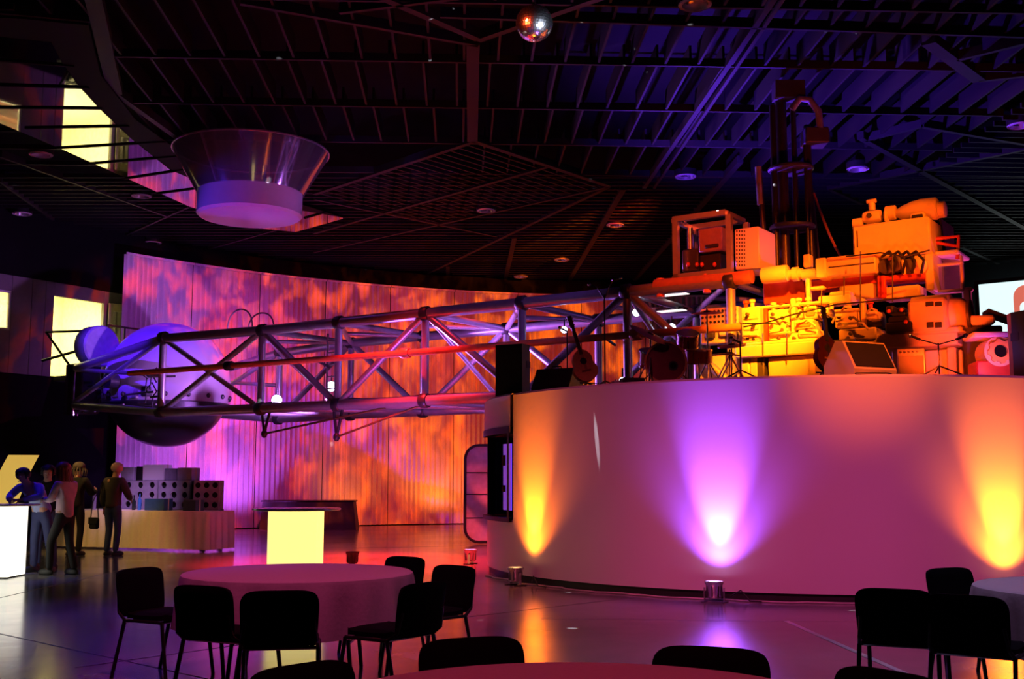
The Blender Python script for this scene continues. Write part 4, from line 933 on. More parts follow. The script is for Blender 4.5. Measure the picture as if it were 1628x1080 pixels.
for i in range(4):
    # clip the rounded inner outline to each pane band
    pts = [(p[0], min(max(p[1], zs_[i] + .01), zs_[i + 1] - .01)) for p in ii]
    xs0 = [p for p in ii if zs_[i] <= p[1] <= zs_[i + 1]]
    n = len(ii); m_ = MB()
    if i in (0, 3): q = [p for p in ii if (p[1] < zs_[1] if i == 0 else p[1] > zs_[3])]; q = (q + [(Wh - .06, zs_[1] - .01), (.06, zs_[1] - .01)]) if i == 0 else ([(.06, zs_[3] + .01), (Wh - .06, zs_[3] + .01)] + q)
    else: q = [(.06, zs_[i] + .01), (Wh - .06, zs_[i] + .01), (Wh - .06, zs_[i + 1] - .01), (.06, zs_[i + 1] - .01)]
    if i == 0: c = (sum(p[0] for p in q) / len(q), sum(p[1] for p in q) / len(q)); q = sorted(q, key=lambda p: math.atan2(p[1] - c[1], p[0] - c[0]))
    if i == 3: c = (sum(p[0] for p in q) / len(q), sum(p[1] for p in q) / len(q)); q = sorted(q, key=lambda p: math.atan2(p[1] - c[1], p[0] - c[0]))
    n = len(q); m_.add([(p[0], .03, p[1]) for p in q] + [(p[0], .05, p[1]) for p in q], [tuple(range(n)), tuple(reversed(range(n, 2 * n)))] + [(a, n + a, n + (a + 1) % n, (a + 1) % n) for a in range(n)]).build('pane', PPAN, hp, smooth=False)
for z in zs_[1:4]: MB().box(.06, Wh - .06, .02, .06, z - .012, z + .012).build('glazing_bar', BLACK, hp, smooth=False)

# floor uplighters
UPB = mat('par_shell', (.60, .58, .62), .25, .8)
def uplight(p, lens, label, lit=True):
    t = thing('floor_uplight', label, 'floor lamp', (p.x, p.y, 0), az(p) + math.pi / 2)
    MB().lathe([(.075, .05), (.085, .07), (.10, .20), (.115, .225), (.115, .245), (.10, .245)], n=24, cap=False).build('lamp_shell', UPB if lit else BLACK, t)
    MB().lathe([(.075, .05), (.002, .048)], n=24, cap=False).build('base_cap', BLACK, t)
    MB().lathe([(.102, .232), (.002, .236)], n=24, cap=False).build('lens', lens, t)
    for i in range(8): a = i * math.pi / 4; MB().box(-.006, .006, .078, .10, .07, .19).xf(Matrix.Rotation(a, 4, 'Z')).build('cooling_fin', STEEL, t)
    for q in (-1, 1):
        MB().box(q * .115, q * .125, -.02, .02, 0, .17).build('yoke_arm', UPB if lit else BLACK, t); MB().box(q * .105, q * .145, -.09, .09, 0, .012).build('foot', BLACK, t)
    return t
def drum_front(px, off): 
    p = at_cyl(px, 800, RD, False); a = az(p); return on_circ(RD + off, a)
def aim_up(p, pw, col, deg, lean, size=.05):
    a = az(p); base = on_circ((p - CEN).to_2d().length, a, .26); tg = on_circ((p - CEN).to_2d().length - lean, a, 2.3); return spot('uplight_beam', base, tg, pw, col, deg, .9, size)
def up_at(px, py):
    return at_z(px, py, 0)
ua = drum_front(849, .30); uv = drum_front(1143, .30); ub = drum_front(1592, .30); uc = at_z(748, 897, 0); ud = at_z(560, 901, 0)
uplight(ua, LENSA, 'small silver floor uplight throwing amber light beside the stage niche'); uplight(uv, LENSV, 'small silver floor uplight throwing violet light up the stage drum')
uplight(ub, LENSA, 'small silver floor uplight throwing amber light behind the lilac-lit table'); uplight(uc, LENSV, 'small silver floor uplight standing at the hatch panel'); uplight(ud, BLKPL, 'small black unlit floor lamp behind the white table', False)
for p_, c_, f_, b_ in ((ua, AMBER, 330, 1000), (uv, (0.30, 0.07, 1.0), 330, 1250), (ub, AMBER, 420, 1300)):
    aim_up(p_, f_ * .7, c_, 104, .60); aim_up(p_, b_, c_, 44, .60)
for p, l in ((ua, 'amber uplight beside the stage niche'), (uv, 'violet uplight'),):
    a = az(p); q = [on_circ(RD + .14, a + .03, .06), on_circ(RD + .2, a + .055, .14), on_circ(RD + .2, a + .075, .02), on_circ(RD + .16, a + .10, .012)]
    cable('lamp_cable', q, .01, BLACK, 'short black cable looping from the ' + l + ' to the drum foot')

# ================================================================== BAR AT THE LEFT
BLIN = mat('bar_linen', (.70, .62, .50), .85, var=.04, scale=30)
f0 = at_z(72, 871, 0); f1 = at_z(331, 878, 0); zbar = .80
eb = Vector((f1.x - f0.x, f1.y - f0.y, 0)); Lbar = eb.length; eb.normalize(); rzb = math.atan2(eb.y, eb.x)
bt = thing('bar_counter', 'long folding table serving as bar, behind the draped cloth', 'table', (f0.x, f0.y, 0), rzb)
MB().box(.04, Lbar - .04, .05, .80, zbar - .04, zbar - .006).build('tabletop', TABM, bt, smooth=False)
for x in (.2, Lbar - .2):
    for y in (.12, .72): MB().tube((x, y, 0), (x, y, zbar - .04), .02, 8).build('leg', STEEL, bt)
vs = []; fs = []; outl = []
ns = 200
for i in range(ns + 1):
    s = i / ns * (Lbar + .85 * 2) - .85
    if s < 0: outl.append((0 - .0, -s, -1, 0))
    elif s < Lbar: outl.append((s, 0, 0, -1))
    else: outl.append((Lbar, s - Lbar, 1, 0))
for j, (z, amp) in enumerate(((.04, .05), (.3, .04), (.6, .028), (zbar - .01, .01), (zbar, 0))):
    for i, (x, y, nx_, ny_) in enumerate(outl):
        a = amp * (.6 + .5 * math.sin(i * .83 + .4 * math.sin(i * .21)) + .3 * math.sin(i * .31)); vs.append((x + nx_ * a, y + ny_ * a, z))
n = ns + 1
for j in range(4):
    for i in range(ns): fs.append((j * n + i, j * n + i + 1, j * n + n + i + 1, j * n + n + i))
fs.append(tuple(4 * n + i for i in range(n)))
bc_ = MB().add(vs, fs).build('bar_cloth', BLIN); bc_.location = (f0.x, f0.y, 0); bc_.rotation_euler = (0, 0, rzb); tag(bc_, 'cream pleated cloth draped over the bar counter to the floor', 'tablecloth')
def bar_w(t, y, z): return Vector((f0.x, f0.y, 0)) + eb * t + Vector((-eb.y, eb.x, 0)) * y + Vector((0, 0, z))
def bar_t(px, y):
    d = ray(px, 800); n_ = Vector((-eb.y, eb.x, 0)); q = Vector((f0.x, f0.y, 0)) + n_ * y; t = (q - Vector((0, 0, 0))).dot(n_) / d.dot(n_); p = d * t; return (Vector((p.x, p.y, 0)) - Vector((f0.x, f0.y, 0))).dot(eb)
# back trolley carrying perforated crates
yb = 1.35; tl0, tl1 = bar_t(150, yb), bar_t(341, yb); zs0 = .80
tr = thing('trolley', 'wheeled trolley frame carrying the perforated crates behind the bar', 'trolley', bar_w((tl0 + tl1) / 2, yb, 0), rzb)
Lt = (tl1 - tl0) / 2
MB().box(-Lt, Lt, -.35, .35, zs0 - .04, zs0, .005).build('shelf', STEEL, tr, smooth=False)
for x in (-Lt + .05, Lt - .05):
    for y in (-.3, .3):
        MB().tube((x, y, .16), (x, y, zs0 - .04), .022, 8).build('upright', STEEL, tr); MB().lathe([(.07, -.025), (.08, -.015), (.08, .015), (.07, .025)], (x, y, .08), 16, axis='y').build('caster', BLACK, tr)
CRATE = mat('crate_grey', (.45, .42, .46), .5); DISC = mat('crate_hole', (.012, .012, .014), .8)
def crate(px0, px1, rz, label):
    a, b = bar_t(px0, yb - .3), bar_t(px1, yb - .3); wd = b - a; c = bar_w((a + b) / 2, yb - .05, zs0); ht = at_y(270, 764, c.y).z - zs0
    t = thing('crate', label, 'crate', c, rzb + rz); dp = .5
    # front built as a plate with a grid of real round openings
    nx_ = 3; cw = wd / nx_; chh = ht / 3; r = min(cw, chh) * .34; k = MB(); m = 16
    for i in range(nx_):
        for j in range(3):
            x0 = -wd / 2 + i * cw; z0 = j * chh; cx, cz = x0 + cw / 2, z0 + chh / 2; sq = []; ci = []
            for q in range(m):
                an = 2 * math.pi * q / m; dx, dz = math.cos(an), math.sin(an); s_ = 1 / max(abs(dx), abs(dz)); sq.append((cx + dx * s_ * cw / 2, -dp / 2, cz + dz * s_ * chh / 2)); ci.append((cx + dx * r, -dp / 2, cz + dz * r))
            ci2 = [(p[0], -dp / 2 + .03, p[2]) for p in ci]
            k.add(sq + ci + ci2, [(q, (q + 1) % m, m + (q + 1) % m, m + q) for q in range(m)] + [(m + q, m + (q + 1) % m, 2 * m + (q + 1) % m, 2 * m + q) for q in range(m)])
    k.build('perforated_front', CRATE, t, smooth=False)
    MB().box(-wd / 2, wd / 2, -dp / 2 + .06, dp / 2, .01, ht - .01).build('dark_inner', DISC, t, smooth=False)
    for b4 in ((-wd / 2, -wd / 2 + .015, 0, ht), (wd / 2 - .015, wd / 2, 0, ht)): MB().box(b4[0], b4[1], -dp / 2, dp / 2, b4[2], b4[3]).build('side_panel', CRATE, t, smooth=False)
    MB().box(-wd / 2, wd / 2, -dp / 2, dp / 2, ht - .015, ht).build('top_panel', CRATE, t, smooth=False); return t, ht
_, hcr = crate(194, 250, 0, 'grey crate with nine round holes, behind the grey-haired person')
crate(251, 301, 0, 'grey crate with nine round holes, in the middle of the three')
crate(303, 337, R_(24), 'grey crate with nine round holes, turned at the trolley end')
def bar_box(px0, px1, py0, zb_, m, label, name='box', y=yb - .1, dp=.3, cat='box', py1=None):
    a, b = bar_t(px0, y), bar_t(px1, y); c = bar_w((a + b) / 2, y, zb_); h = at_y((px0 + px1) / 2, py0, c.y).z - zb_
    t = thing(name, label, cat, c, rzb); w2 = (b - a) / 2
    MB().box(-w2, w2, -dp / 2, dp / 2, 0, h, .008).build('carton', m, t, smooth=False); MB().box(-w2 * 1.01, w2 * 1.01, -.02, .02, .0, h + .002).build('tape_seam', CREAM, t, smooth=False)
    return t
zc_ = zs0 + hcr
bar_box(197, 218, 743, zc_, mat('lilac_card', (.5, .45, .6), .7), 'lilac carton on the crate behind the grey-haired person')
bar_box(222, 231, 742, zc_, BLKPL, 'slim black carton standing on the crates')
bar_box(232, 265, 739, zc_, WHITE, 'white carton standing on the middle crate')
bar_box(267, 285, 745, zc_, mat('slate_card', (.22, .20, .28), .7), 'slate grey carton on the middle crate')
bar_box(287, 310, 744, zc_, mat('mauve_card', (.42, .36, .48), .7), 'mauve carton on the crate beside the turned one')
# cooler and cartons on the counter front
bar_box(237, 268, 793, zbar + .001, mat('teal_cool', (.03, .09, .16), .5), 'dark teal cool box on the bar cloth', y=.45)
bar_box(298, 318, 795, zbar + .001, mat('green_cool', (.04, .08, .09), .5), 'dark green carton on the bar cloth near its end', y=.45)
def bottle(px, m, h, label):
    a = bar_t(px, .4); t = thing('bottle', label, 'bottle', bar_w(a, .4, zbar + .001)); MB().lathe([(.035, 0), (.04, .02), (.04, h * .6), (.014, h * .78), (.014, h)], n=14).build('glass_body', m, t); MB().lathe([(.016, h), (.016, h + .015)], n=10).build('cap', BLACK, t)
bottle(213, mat('dark_bottle', (.02, .03, .03), .1), .30, 'dark bottle standing on the bar cloth'); bottle(222, mat('blue_bottle', (.05, .20, .55), .1), .34, 'tall blue bottle standing on the bar cloth')
bottle(150, mat('clear_bottle', (.35, .33, .50), .1), .45, 'tall pale bottle between the two people at the bar')
# small tray on the floor by the bar cloth
# black bag hanging at grey-haired person: built with the people
# yellow leaning display panel
yp = at_y(22, 745, 20.0); DISP = emis('lit_yellow_board', (.85, .55, .10), .65)
dsp = thing('display_board', 'tall yellow lit board leaning behind the white bar table', 'display board', (yp.x, yp.y, 0), R_(15))
pts_ = []; k = MB(); vs = []
for i in range(13):
    z = 1.87 * i / 12; lean = .10 + .42 * (i / 12)**2.2; 
    vs += [(lean - .62, 0, z), (lean - .12, 0, z), (lean - .62, .03, z), (lean - .12, .03, z)]
fs = []
for i in range(12): b = 4 * i; fs += [(b, b + 1, b + 5, b + 4), (b + 2, b + 6, b + 7, b + 3), (b, b + 4, b + 6, b + 2), (b + 1, b + 3, b + 7, b + 5)]
fs += [(0, 2, 3, 1), (48, 49, 51, 50)]
k.add(vs, fs).build('lit_panel', DISP, dsp); MB().box(-.6, .1, -.2, .3, 0, .03).build('foot', BLACK, dsp)
# ================================================================== BAND GEAR ON THE DECK
ZDK = ZD + .002
def dk(px, d): 
    r = ray(px, 600); return Vector((r.x / r.y * d, d, ZDK))
GRILL = mat('speaker_grille', (.010, .010, .011), .7, scale=300, bump=.4)
def pa(px, d, h, w_, dp, rz, label):
    t = thing('loudspeaker', label, 'loudspeaker', dk(px, d), rz)
    MB().prism([(-w_ / 2, -dp / 2), (w_ / 2, -dp / 2), (w_ / 2, dp * .1), (w_ * .3, dp / 2), (-w_ * .3, dp / 2), (-w_ / 2, dp * .1)], 0, h).build('cabinet', BLKPL, t, smooth=False)
    MB().box(-w_ / 2 + .02, w_ / 2 - .02, -dp / 2 - .012, -dp / 2, .03, h - .03, .005).build('grille', GRILL, t, smooth=False)
    for q in (-1, 1): MB().box(q * w_ / 2, q * (w_ / 2 + .006), -.08, .06, h * .55, h * .68, .002).build('side_handle', BLACK, t, smooth=False)
    MB().box(-.03, .03, -dp / 2 - .014, -dp / 2 - .011, .05, .08).build('badge', CHROME, t, smooth=False)
pa(819, 17.35, .79, .46, .42, R_(-28), 'tall black loudspeaker standing at the rim of the stage beside the truss')
pa(1640, 13.95, .80, .46, .42, R_(18), 'black loudspeaker standing at the stage rim before the projection screen')
def wedge(px, d, rz, m, L, label):
    t = thing('wedge_monitor', label, 'monitor speaker', dk(px, d), rz)
    prof = [(-.24, 0), (.22, 0), (.24, .06), (.06, .36), (-.05, .36), (-.24, .12)]
    n = 6; vs = [(-L / 2, p[0], p[1]) for p in prof] + [(L / 2, p[0], p[1]) for p in prof]
    MB().add(vs, [tuple(range(n)), tuple(reversed(range(n, 2 * n)))] + [(i, n + i, n + (i + 1) % n, (i + 1) % n) for i in range(n)]).build('cabinet', m, t, smooth=False)
    # grille on the sloped face (from (.24,.06) to (.06,.36))
    a = Vector((0, .24, .06)); b = Vector((0, .06, .36)); nn = Vector((0, .3, .18)).normalized()
    g = [a.lerp(b, .08) + nn * .008, a.lerp(b, .92) + nn * .008]
    vs = []
    for off in (0, .006):
        for x in (-L / 2 + .03, L / 2 - .03):
            for p in g: vs.append((x, p.y + nn.y * off, p.z + nn.z * off))
    MB().add(vs, [(0, 1, 3, 2), (4, 6, 7, 5), (0, 2, 6, 4), (1, 5, 7, 3), (0, 4, 5, 1), (2, 3, 7, 6)]).build('grille', GRILL, t, smooth=False)
    MB().path([(-.08, .02, .355), (-.07, .02, .39), (.07, .02, .39), (.08, .02, .355)], .012, 6).build('handle', BLACK, t); return t
wedge(886, 16.6, R_(150), BLKPL, .62, 'black wedge monitor on the stage between loudspeaker and guitar')
w2 = wedge(1368, 13.95, R_(205), CREAM, .58, 'pale floor monitor with a black grille on the stage rim below the machine bed')
w2.scale = (1.15, 1.15, 1.2)
# amplifier behind it
am = thing('guitar_amplifier', 'black amplifier cabinet on the stage under the machine bed', 'amplifier', dk(1450, 14.45), R_(-20))
MB().box(-.17, .17, -.15, .15, 0, .40, .01).build('cabinet', BLKPL, am, smooth=False); MB().box(-.15, .15, -.162, -.15, .03, .30).build('grille', GRILL, am, smooth=False)
for i in range(5): MB().lathe([(.012, 0), (.012, .02)], (-.12 + .05 * i, -.17, .35), 10, axis='y').build('knob', CHROME, am)
# --- guitars
def guitar(px, d, lean, rz, mbody, mneck, label, H=.98):
    t = thing('guitar', label, 'guitar', dk(px, d), rz)
    M = Matrix.Translation((0, 0, .13)) @ Matrix.Rotation(lean, 4, 'Y') @ Matrix.Rotation(R_(-12), 4, 'X')
    pts = []
    for i in range(40):
        a = 2 * math.pi * i / 40; z = math.cos(a); wdt = .185 * (1 - .16 * z) * (1 - .22 * math.exp(-((z - .12) / .28)**2)); pts.append((wdt * math.sin(a), .24 + .24 * -z * -1 * 1 if False else .24 - .24 * -z, 0))
    outl = [(p[0], p[1]) for p in pts]; n = len(outl); vs = [(p[0], -.045, p[1]) for p in outl] + [(p[0], .045, p[1]) for p in outl]
    fs = [tuple(range(n)), tuple(reversed(range(n, 2 * n)))] + [(i, n + i, n + (i + 1) % n, (i + 1) % n) for i in range(n)]
    MB().add(vs, fs).xf(M).build('body', mbody, t)
    MB().lathe([(.05, 0), (.05, .004)], (0, -.05, .30), 18, axis='y').xf(M).build('sound_hole', BLACK, t)
    MB().box(-.07, .07, -.055, -.045, .14, .165).xf(M).build('bridge', WOODC, t, smooth=False)
    MB().box(-.026, .026, -.055, -.03, .40, H - .16).xf(M).build('neck', mneck, t, smooth=False); MB().box(-.036, .036, -.045, -.025, H - .16, H + .02, .004).xf(M).build('headstock', mneck, t, smooth=False)
    for i in range(6): MB().box(-.018 + .0072 * i - .001, -.018 + .0072 * i + .001, -.058, -.056, .15, H - .1).xf(M).build('string', CHROME, t, smooth=False)
    for q in (-1, 1):
        for j in range(3): MB().ell((q * .045, -.035, H - .12 + .05 * j), (.012, .008, .008), 6, 4).xf(M).build('tuning_peg', CHROME, t)
    st = thing('guitar_stand', 'small black stand holding the ' + label.split(' leaning')[0], 'guitar stand', dk(px, d) + Vector((0, .10, 0)), rz)
    for q in (-1, 1):
        MB().path([(q * .2, -.15, .01), (0, .06, .12)], .012, 6).build('leg', BLACK, st); MB().path([(q * .10, .06, .12), (q * .10, -.14, .10)], .010, 6).build('cradle_arm', BLACK, st)
    MB().path([(0, .25, .01), (0, .06, .12), (0, .10, .45)], .012, 6).build('upright', BLACK, st); MB().tube((-.1, .06, .12), (.1, .06, .12), .01, 6).build('cradle_bar', BLACK, st)
guitar(936, 16.1, R_(-14), R_(15), GUITW, WOODC, 'honey coloured acoustic guitar leaning on a stand between wedge monitor and drums')
guitar(1316, 14.5, R_(6), R_(25), mat('sunburst', (.05, .012, .010), .25), BLKPL, 'dark guitar leaning on a stand before the yellow cabinets', .86)
# --- drum kit
kd = dk(1058, 15.35); kr = .28
kk = thing('bass_drum', 'red bass drum with round port lying at the front of the drum kit', 'drum', kd, R_(-6))
MB().lathe([(kr - .01, -.2), (kr - .01, .2)], (0, 0, kr + .025), 32, axis='y', cap=False).build('shell', REDM, kk)
MB().lathe([(kr - .005, -.21), (kr - .006, -.212), (.002, -.214)], (0, 0, kr + .025), 32, axis='y', cap=False).build('front_head', mat('drum_head_dark', (.16, .035, .03), .35), kk)
MB().lathe([(kr - .02, -.235), (kr + .006, -.235), (kr + .006, -.19), (kr - .02, -.19), (kr - .02, -.235)], (0, 0, kr + .025), 32, axis='y', cap=False).build('front_hoop', mat('hoop_amber', (.5, .25, .08), .3), kk)
MB().lathe([(.065, -.222), (.065, -.216), (.045, -.216), (.045, -.222), (.065, -.222)], (.10, 0, kr - .02), 20, axis='y', cap=False).build('port_ring', BLKPL, kk); MB().lathe([(.045, -.218), (.001, -.218)], (.10, 0, kr - .02), 20, axis='y', cap=False).build('port_hole', BLACKM, kk)
for i in range(8):
    a = i * math.pi / 4; MB().tube(((kr + .012) * math.cos(a), -.22, kr + .025 + (kr + .012) * math.sin(a)), ((kr + .012) * math.cos(a), .05, kr + .025 + (kr + .012) * math.sin(a)), .007, 6).build('tension_rod', CHROME, kk)
for q in (-1, 1): MB().tube((q * .22, -.1, .15), (q * .38, -.2, 0), .01, 6).build('spur', CHROME, kk)
def tom(px, py, d, r, h, tilt, label, floor_legs=False):
    p = at_y(px, py, d); base = Vector((p.x, d, ZDK)); t = thing('tom_drum', label, 'drum', base, 0)
    c = p.z - ZDK; M = Matrix.Translation((0, 0, c)) @ Matrix.Rotation(tilt, 4, 'X')
    MB().lathe([(r, -h / 2), (r, h / 2)], n=24, cap=False).xf(M).build('shell', REDM, t); MB().lathe([(r, h / 2), (.002, h / 2 + .002)], n=24, cap=False).xf(M).build('top_head', mat('drum_head_pale', (.55, .48, .44), .4), t)
    MB().lathe([(r, -h / 2), (.002, -h / 2)], n=24, cap=False).xf(M).build('bottom_head', MATS['drum_head_pale'], t)
    for z in (-h / 2, h / 2 - .02): MB().lathe([(r, z), (r + .012, z), (r + .012, z + .02), (r, z + .02)], n=24, cap=False).xf(M).build('hoop', CHROME, t)
    for i in range(6): a = i * math.pi / 3; MB().tube(((r + .012) * math.cos(a), (r + .012) * math.sin(a), -h / 2), ((r + .012) * math.cos(a), (r + .012) * math.sin(a), h / 2), .006, 6).xf(M).build('lug', CHROME, t)
    for i in range(3): a = i * 2 * math.pi / 3 + .4; MB().path([(r * .9 * math.cos(a), r * .9 * math.sin(a), c), ((r + .05) * math.cos(a), (r + .05) * math.sin(a), 0)], .009, 6).build('leg', CHROME, t)
tom(1093, 540, 15.75, .15, .20, R_(28), 'red rack tom mounted above the bass drum'); tom(1110, 567, 15.55, .18, .20, R_(10), 'red snare drum on a stand beside the bass drum'); tom(1036, 570, 15.75, .17, .24, R_(20), 'dark tom behind the bass drum under the tilted cymbal')
def cymbal(px, py, d, r, tx, ty, label, m=BRONZE):
    p = at_y(px, py, d); base = Vector((p.x, d, ZDK)); t = thing('cymbal', label, 'cymbal', base, 0); c = p.z - ZDK
    M = Matrix.Translation((0, 0, c)) @ Matrix.Rotation(ty, 4, 'Y') @ Matrix.Rotation(tx, 4, 'X')
    MB().lathe([(.015, .03), (.04, .028), (.055, .012), (r * .6, .004), (r, -.012), (r, -.015), (r * .6, 0), (.05, .008)], n=28, cap=False).xf(M).build('plate', m, t); MB().lathe([(.012, .03), (.012, .06)], n=8).xf(M).build('wing_nut', CHROME, t)
    MB().tube((0, 0, .25), (0, 0, c), .012, 8).build('stand_pole', CHROME, t)
    for i in range(3): a = i * 2 * math.pi / 3 + .3; MB().path([(0, 0, .42), (.26 * math.cos(a), .26 * math.sin(a), .01)], .010, 6).build('leg', CHROME, t)
DCY = mat('dark_cymbal', (.05, .03, .025), .35, .6)
cymbal(1034, 532, 15.2, .30, R_(18), R_(26), 'dark tilted cymbal on a stand above the bass drum', DCY); cymbal(1124, 497, 15.9, .23, R_(12), R_(-3), 'flat bronze crash cymbal held high beside the yellow panel'); cymbal(1160, 563, 15.3, .16, R_(5), R_(4), 'small dark hi-hat cymbal beside the machine bed', DCY); cymbal(1163, 549, 15.6, .2, R_(14), R_(-6), 'dark ride cymbal low before the yellow cabinets', DCY)
# --- microphone stands
def micstand(px, d, py, rz, label, boom=True, twin=False):
    p = at_y(px, py, d); H = p.z - ZDK; t = thing('microphone_stand', label, 'microphone stand', dk(px, d), rz)
    MB().tube((0, 0, .02), (0, 0, H if not boom else H * .9), .011, 8).build('pole', BLACK, t)
    for i in range(3): a = i * 2 * math.pi / 3; MB().path([(0, 0, .12), (.28 * math.cos(a), .28 * math.sin(a), .01)], .010, 6).build('leg', BLACK, t)
    ends = [(.22, H), (-.22, H)] if twin else ([(.12, H + .05), (-.1, H - .06)] if boom else [(0, H)])
    for x, z in ends:
        MB().tube((0, 0, H * .86), (x, 0, z), .009, 6).build('boom_arm', BLACK, t); MB().tube((x, 0, z), (x + (.1 if x > 0 else -.1), 0, z + .04), .016, 8).build('microphone', BLKPL, t); MB().ell((x + (.12 if x > 0 else -.12), 0, z + .05), (.028, .028, .028), 8, 6).build('microphone_head', CHROME, t)
micstand(962, 15.9, 452, .2, 'tall thin microphone stand with two microphones between guitar and drums'); micstand(1494, 13.75, 540, .0, 'black forked microphone stand before the drive motor', True, True); micstand(902, 16.9, 527, .4, 'black microphone stand behind the acoustic guitar', False); micstand(1178, 14.3, 545, .3, 'short microphone stand beside the hi-hat', False)
# small kit
def smallbox(px, d, w_, dp, h, m, name, label, cat, z=0):
    t = thing(name, label, cat, dk(px, d) + Vector((0, 0, z)), R_(8)); MB().box(-w_ / 2, w_ / 2, -dp / 2, dp / 2, 0, h, .01).build('case', m, t, smooth=False)
    for i in range(3): MB().lathe([(.012, h), (.012, h + .012)], (-w_ * .3 + w_ * .3 * i, -dp * .2, 0), 10).build('knob', CHROME, t)
    return t
smallbox(1005, 15.0, .30, .2, .08, BLKPL, 'effect_pedal', 'black effect pedal board on the stage before the drums', 'pedal'); smallbox(985, 15.3, .2, .18, .07, GREYP, 'effect_pedal', 'grey effect pedal on the stage near the white glare lamp', 'pedal')
par(dk(990, 15.9) + Vector((0, 0, .12)), cam_t, LENSW, 'lamp glaring white on the stage floor near the drums', r=.06, L=.14); par(arm_w(arm(1012, 497, .5).x, .5, arm(1012, 497, .5).z), cam_t, LENSW, 'lamp glaring white beside the upright truss post behind the drums', r=.08); par(arm_w(arm(1068, 521, .2).x, .2, arm(1068, 521, .2).z), cam_t, LENSW, 'lamp glaring white behind the drum kit', r=.08)
MOV = mat('lamp_head_black', (.02, .02, .025), .3)
# truss-hung flat lamps seen under the support pipe
for px, py, v in ((1072, 468, -.4), (1068, 494, -.6)):
    p = arm(px, py, v); t = thing('strip_lamp', 'white flat lamp glowing under the support pipe, ' + ('the upper of two' if py < 480 else 'the lower of two'), 'lamp', arm_w(p.x, v, p.z), ROTA); MB().box(-.28, .28, -.12, .12, 0, .05, .01).build('housing', BLACK, t); MB().box(-.26, .26, -.10, .10, -.014, 0, .004).build('diffuser', emis('strip_white', (1, .85, .8), 1.3), t)
# right-hand corner: gear wheel unit, organ and lid
gw = thing('gear_unit', 'orange gear-shaped flange on a pale round casing at the stage end', 'machine', dk(1586, 15.0), R_(-8))
gz0 = at_y(1588, 561, 15.0).z - ZDK; n = 48; k = MB(); ring = []
for i in range(n): a = 2 * math.pi * i / n; r = .165 if (i // 3) % 2 == 0 else .14; ring.append((r * math.cos(a), gz0 + r * math.sin(a)))
inn = [(.085 * math.cos(2 * math.pi * i / n), gz0 + .085 * math.sin(2 * math.pi * i / n)) for i in range(n)]
k.add([(p[0], -.22, p[1]) for p in ring] + [(p[0], -.22, p[1]) for p in inn] + [(p[0], -.17, p[1]) for p in ring] + [(p[0], -.17, p[1]) for p in inn], sum([[(i, (i + 1) % n, n + (i + 1) % n, n + i), (i, 2 * n + i, 2 * n + (i + 1) % n, (i + 1) % n), (n + i, n + (i + 1) % n, 3 * n + (i + 1) % n, 3 * n + i)] for i in range(n)], [])).build('gear_flange', mat('gear_orange', (.80, .40, .10), .4), gw, smooth=False)
MB().lathe([(.2, -.17), (.2, .3)], (0, 0, gz0), 24, axis='y').build('casing', CREAM, gw); MB().lathe([(.084, -.175), (.001, -.175)], (0, 0, gz0), 20, axis='y', cap=False).build('bore', BLACKM, gw)
MB().box(-.3, .25, -.15, .3, 0, gz0 - .12, .02).build('pedestal', REDM, gw); MB().box(-.34, .3, -.2, .34, gz0 + .19, gz0 + .26, .02).build('cover_plate', WHITE, gw)
hz = at_y(1560, 500, 15.3).z - ZDK
bl = thing('covered_console', 'dark console with a violet-lit lid behind the gear-shaped flange', 'console', dk(1566, 15.75), R_(-10))
MB().box(-.28, .22, -.2, .3, 0, hz - .12, .02).build('console_body', DARKP, bl); MB().box(-.26, .12, -.26, .2, hz - .11, hz + .02, .03).build('console_lid', WHITE, bl); MB().add([(.05, -.2, hz + .12), (.62, -.2, hz - .12), (.62, -.2, hz - .16), (.05, -.2, hz + .07), (.05, .2, hz + .12), (.62, .2, hz - .12), (.62, .2, hz - .16), (.05, .2, hz + .07)], [(0, 1, 2, 3), (7, 6, 5, 4), (0, 4, 5, 1), (1, 5, 6, 2), (2, 6, 7, 3), (3, 7, 4, 0)]).build('raised_flap', BLKPL, bl, smooth=False); MB().tube((.45, 0, 0), (.45, 0, hz - .1), .03).build('flap_post', STEEL, bl)
spot('stage_spot_light', dk(1560, 14.2) + Vector((.2, 0, .1)), dk(1575, 15.6) + Vector((.1, 0.3, .8)), 22, (.55, .08, 1.0), 70, .8, .05)
cable('monitor_cable', [dk(1352, 13.75) + Vector((0, 0, .01)), dk(1362, 13.55) + Vector((0, 0, .012)), dk(1390, 13.54) + Vector((0, 0, .012)), dk(1412, 13.75) + Vector((0, 0, .03)), dk(1440, 14.2) + Vector((0, 0, .02))], .010, BLACK, 'black cable looping around the pale floor monitor')
spot('stage_spot_light', dk(1600, 14.1) + Vector((0, 0, .2)), dk(1588, 15.0) + Vector((0, 0, .3)), 26, AMBER, 50, .8, .05)  # small unseen amber spot added to colour the gear flange
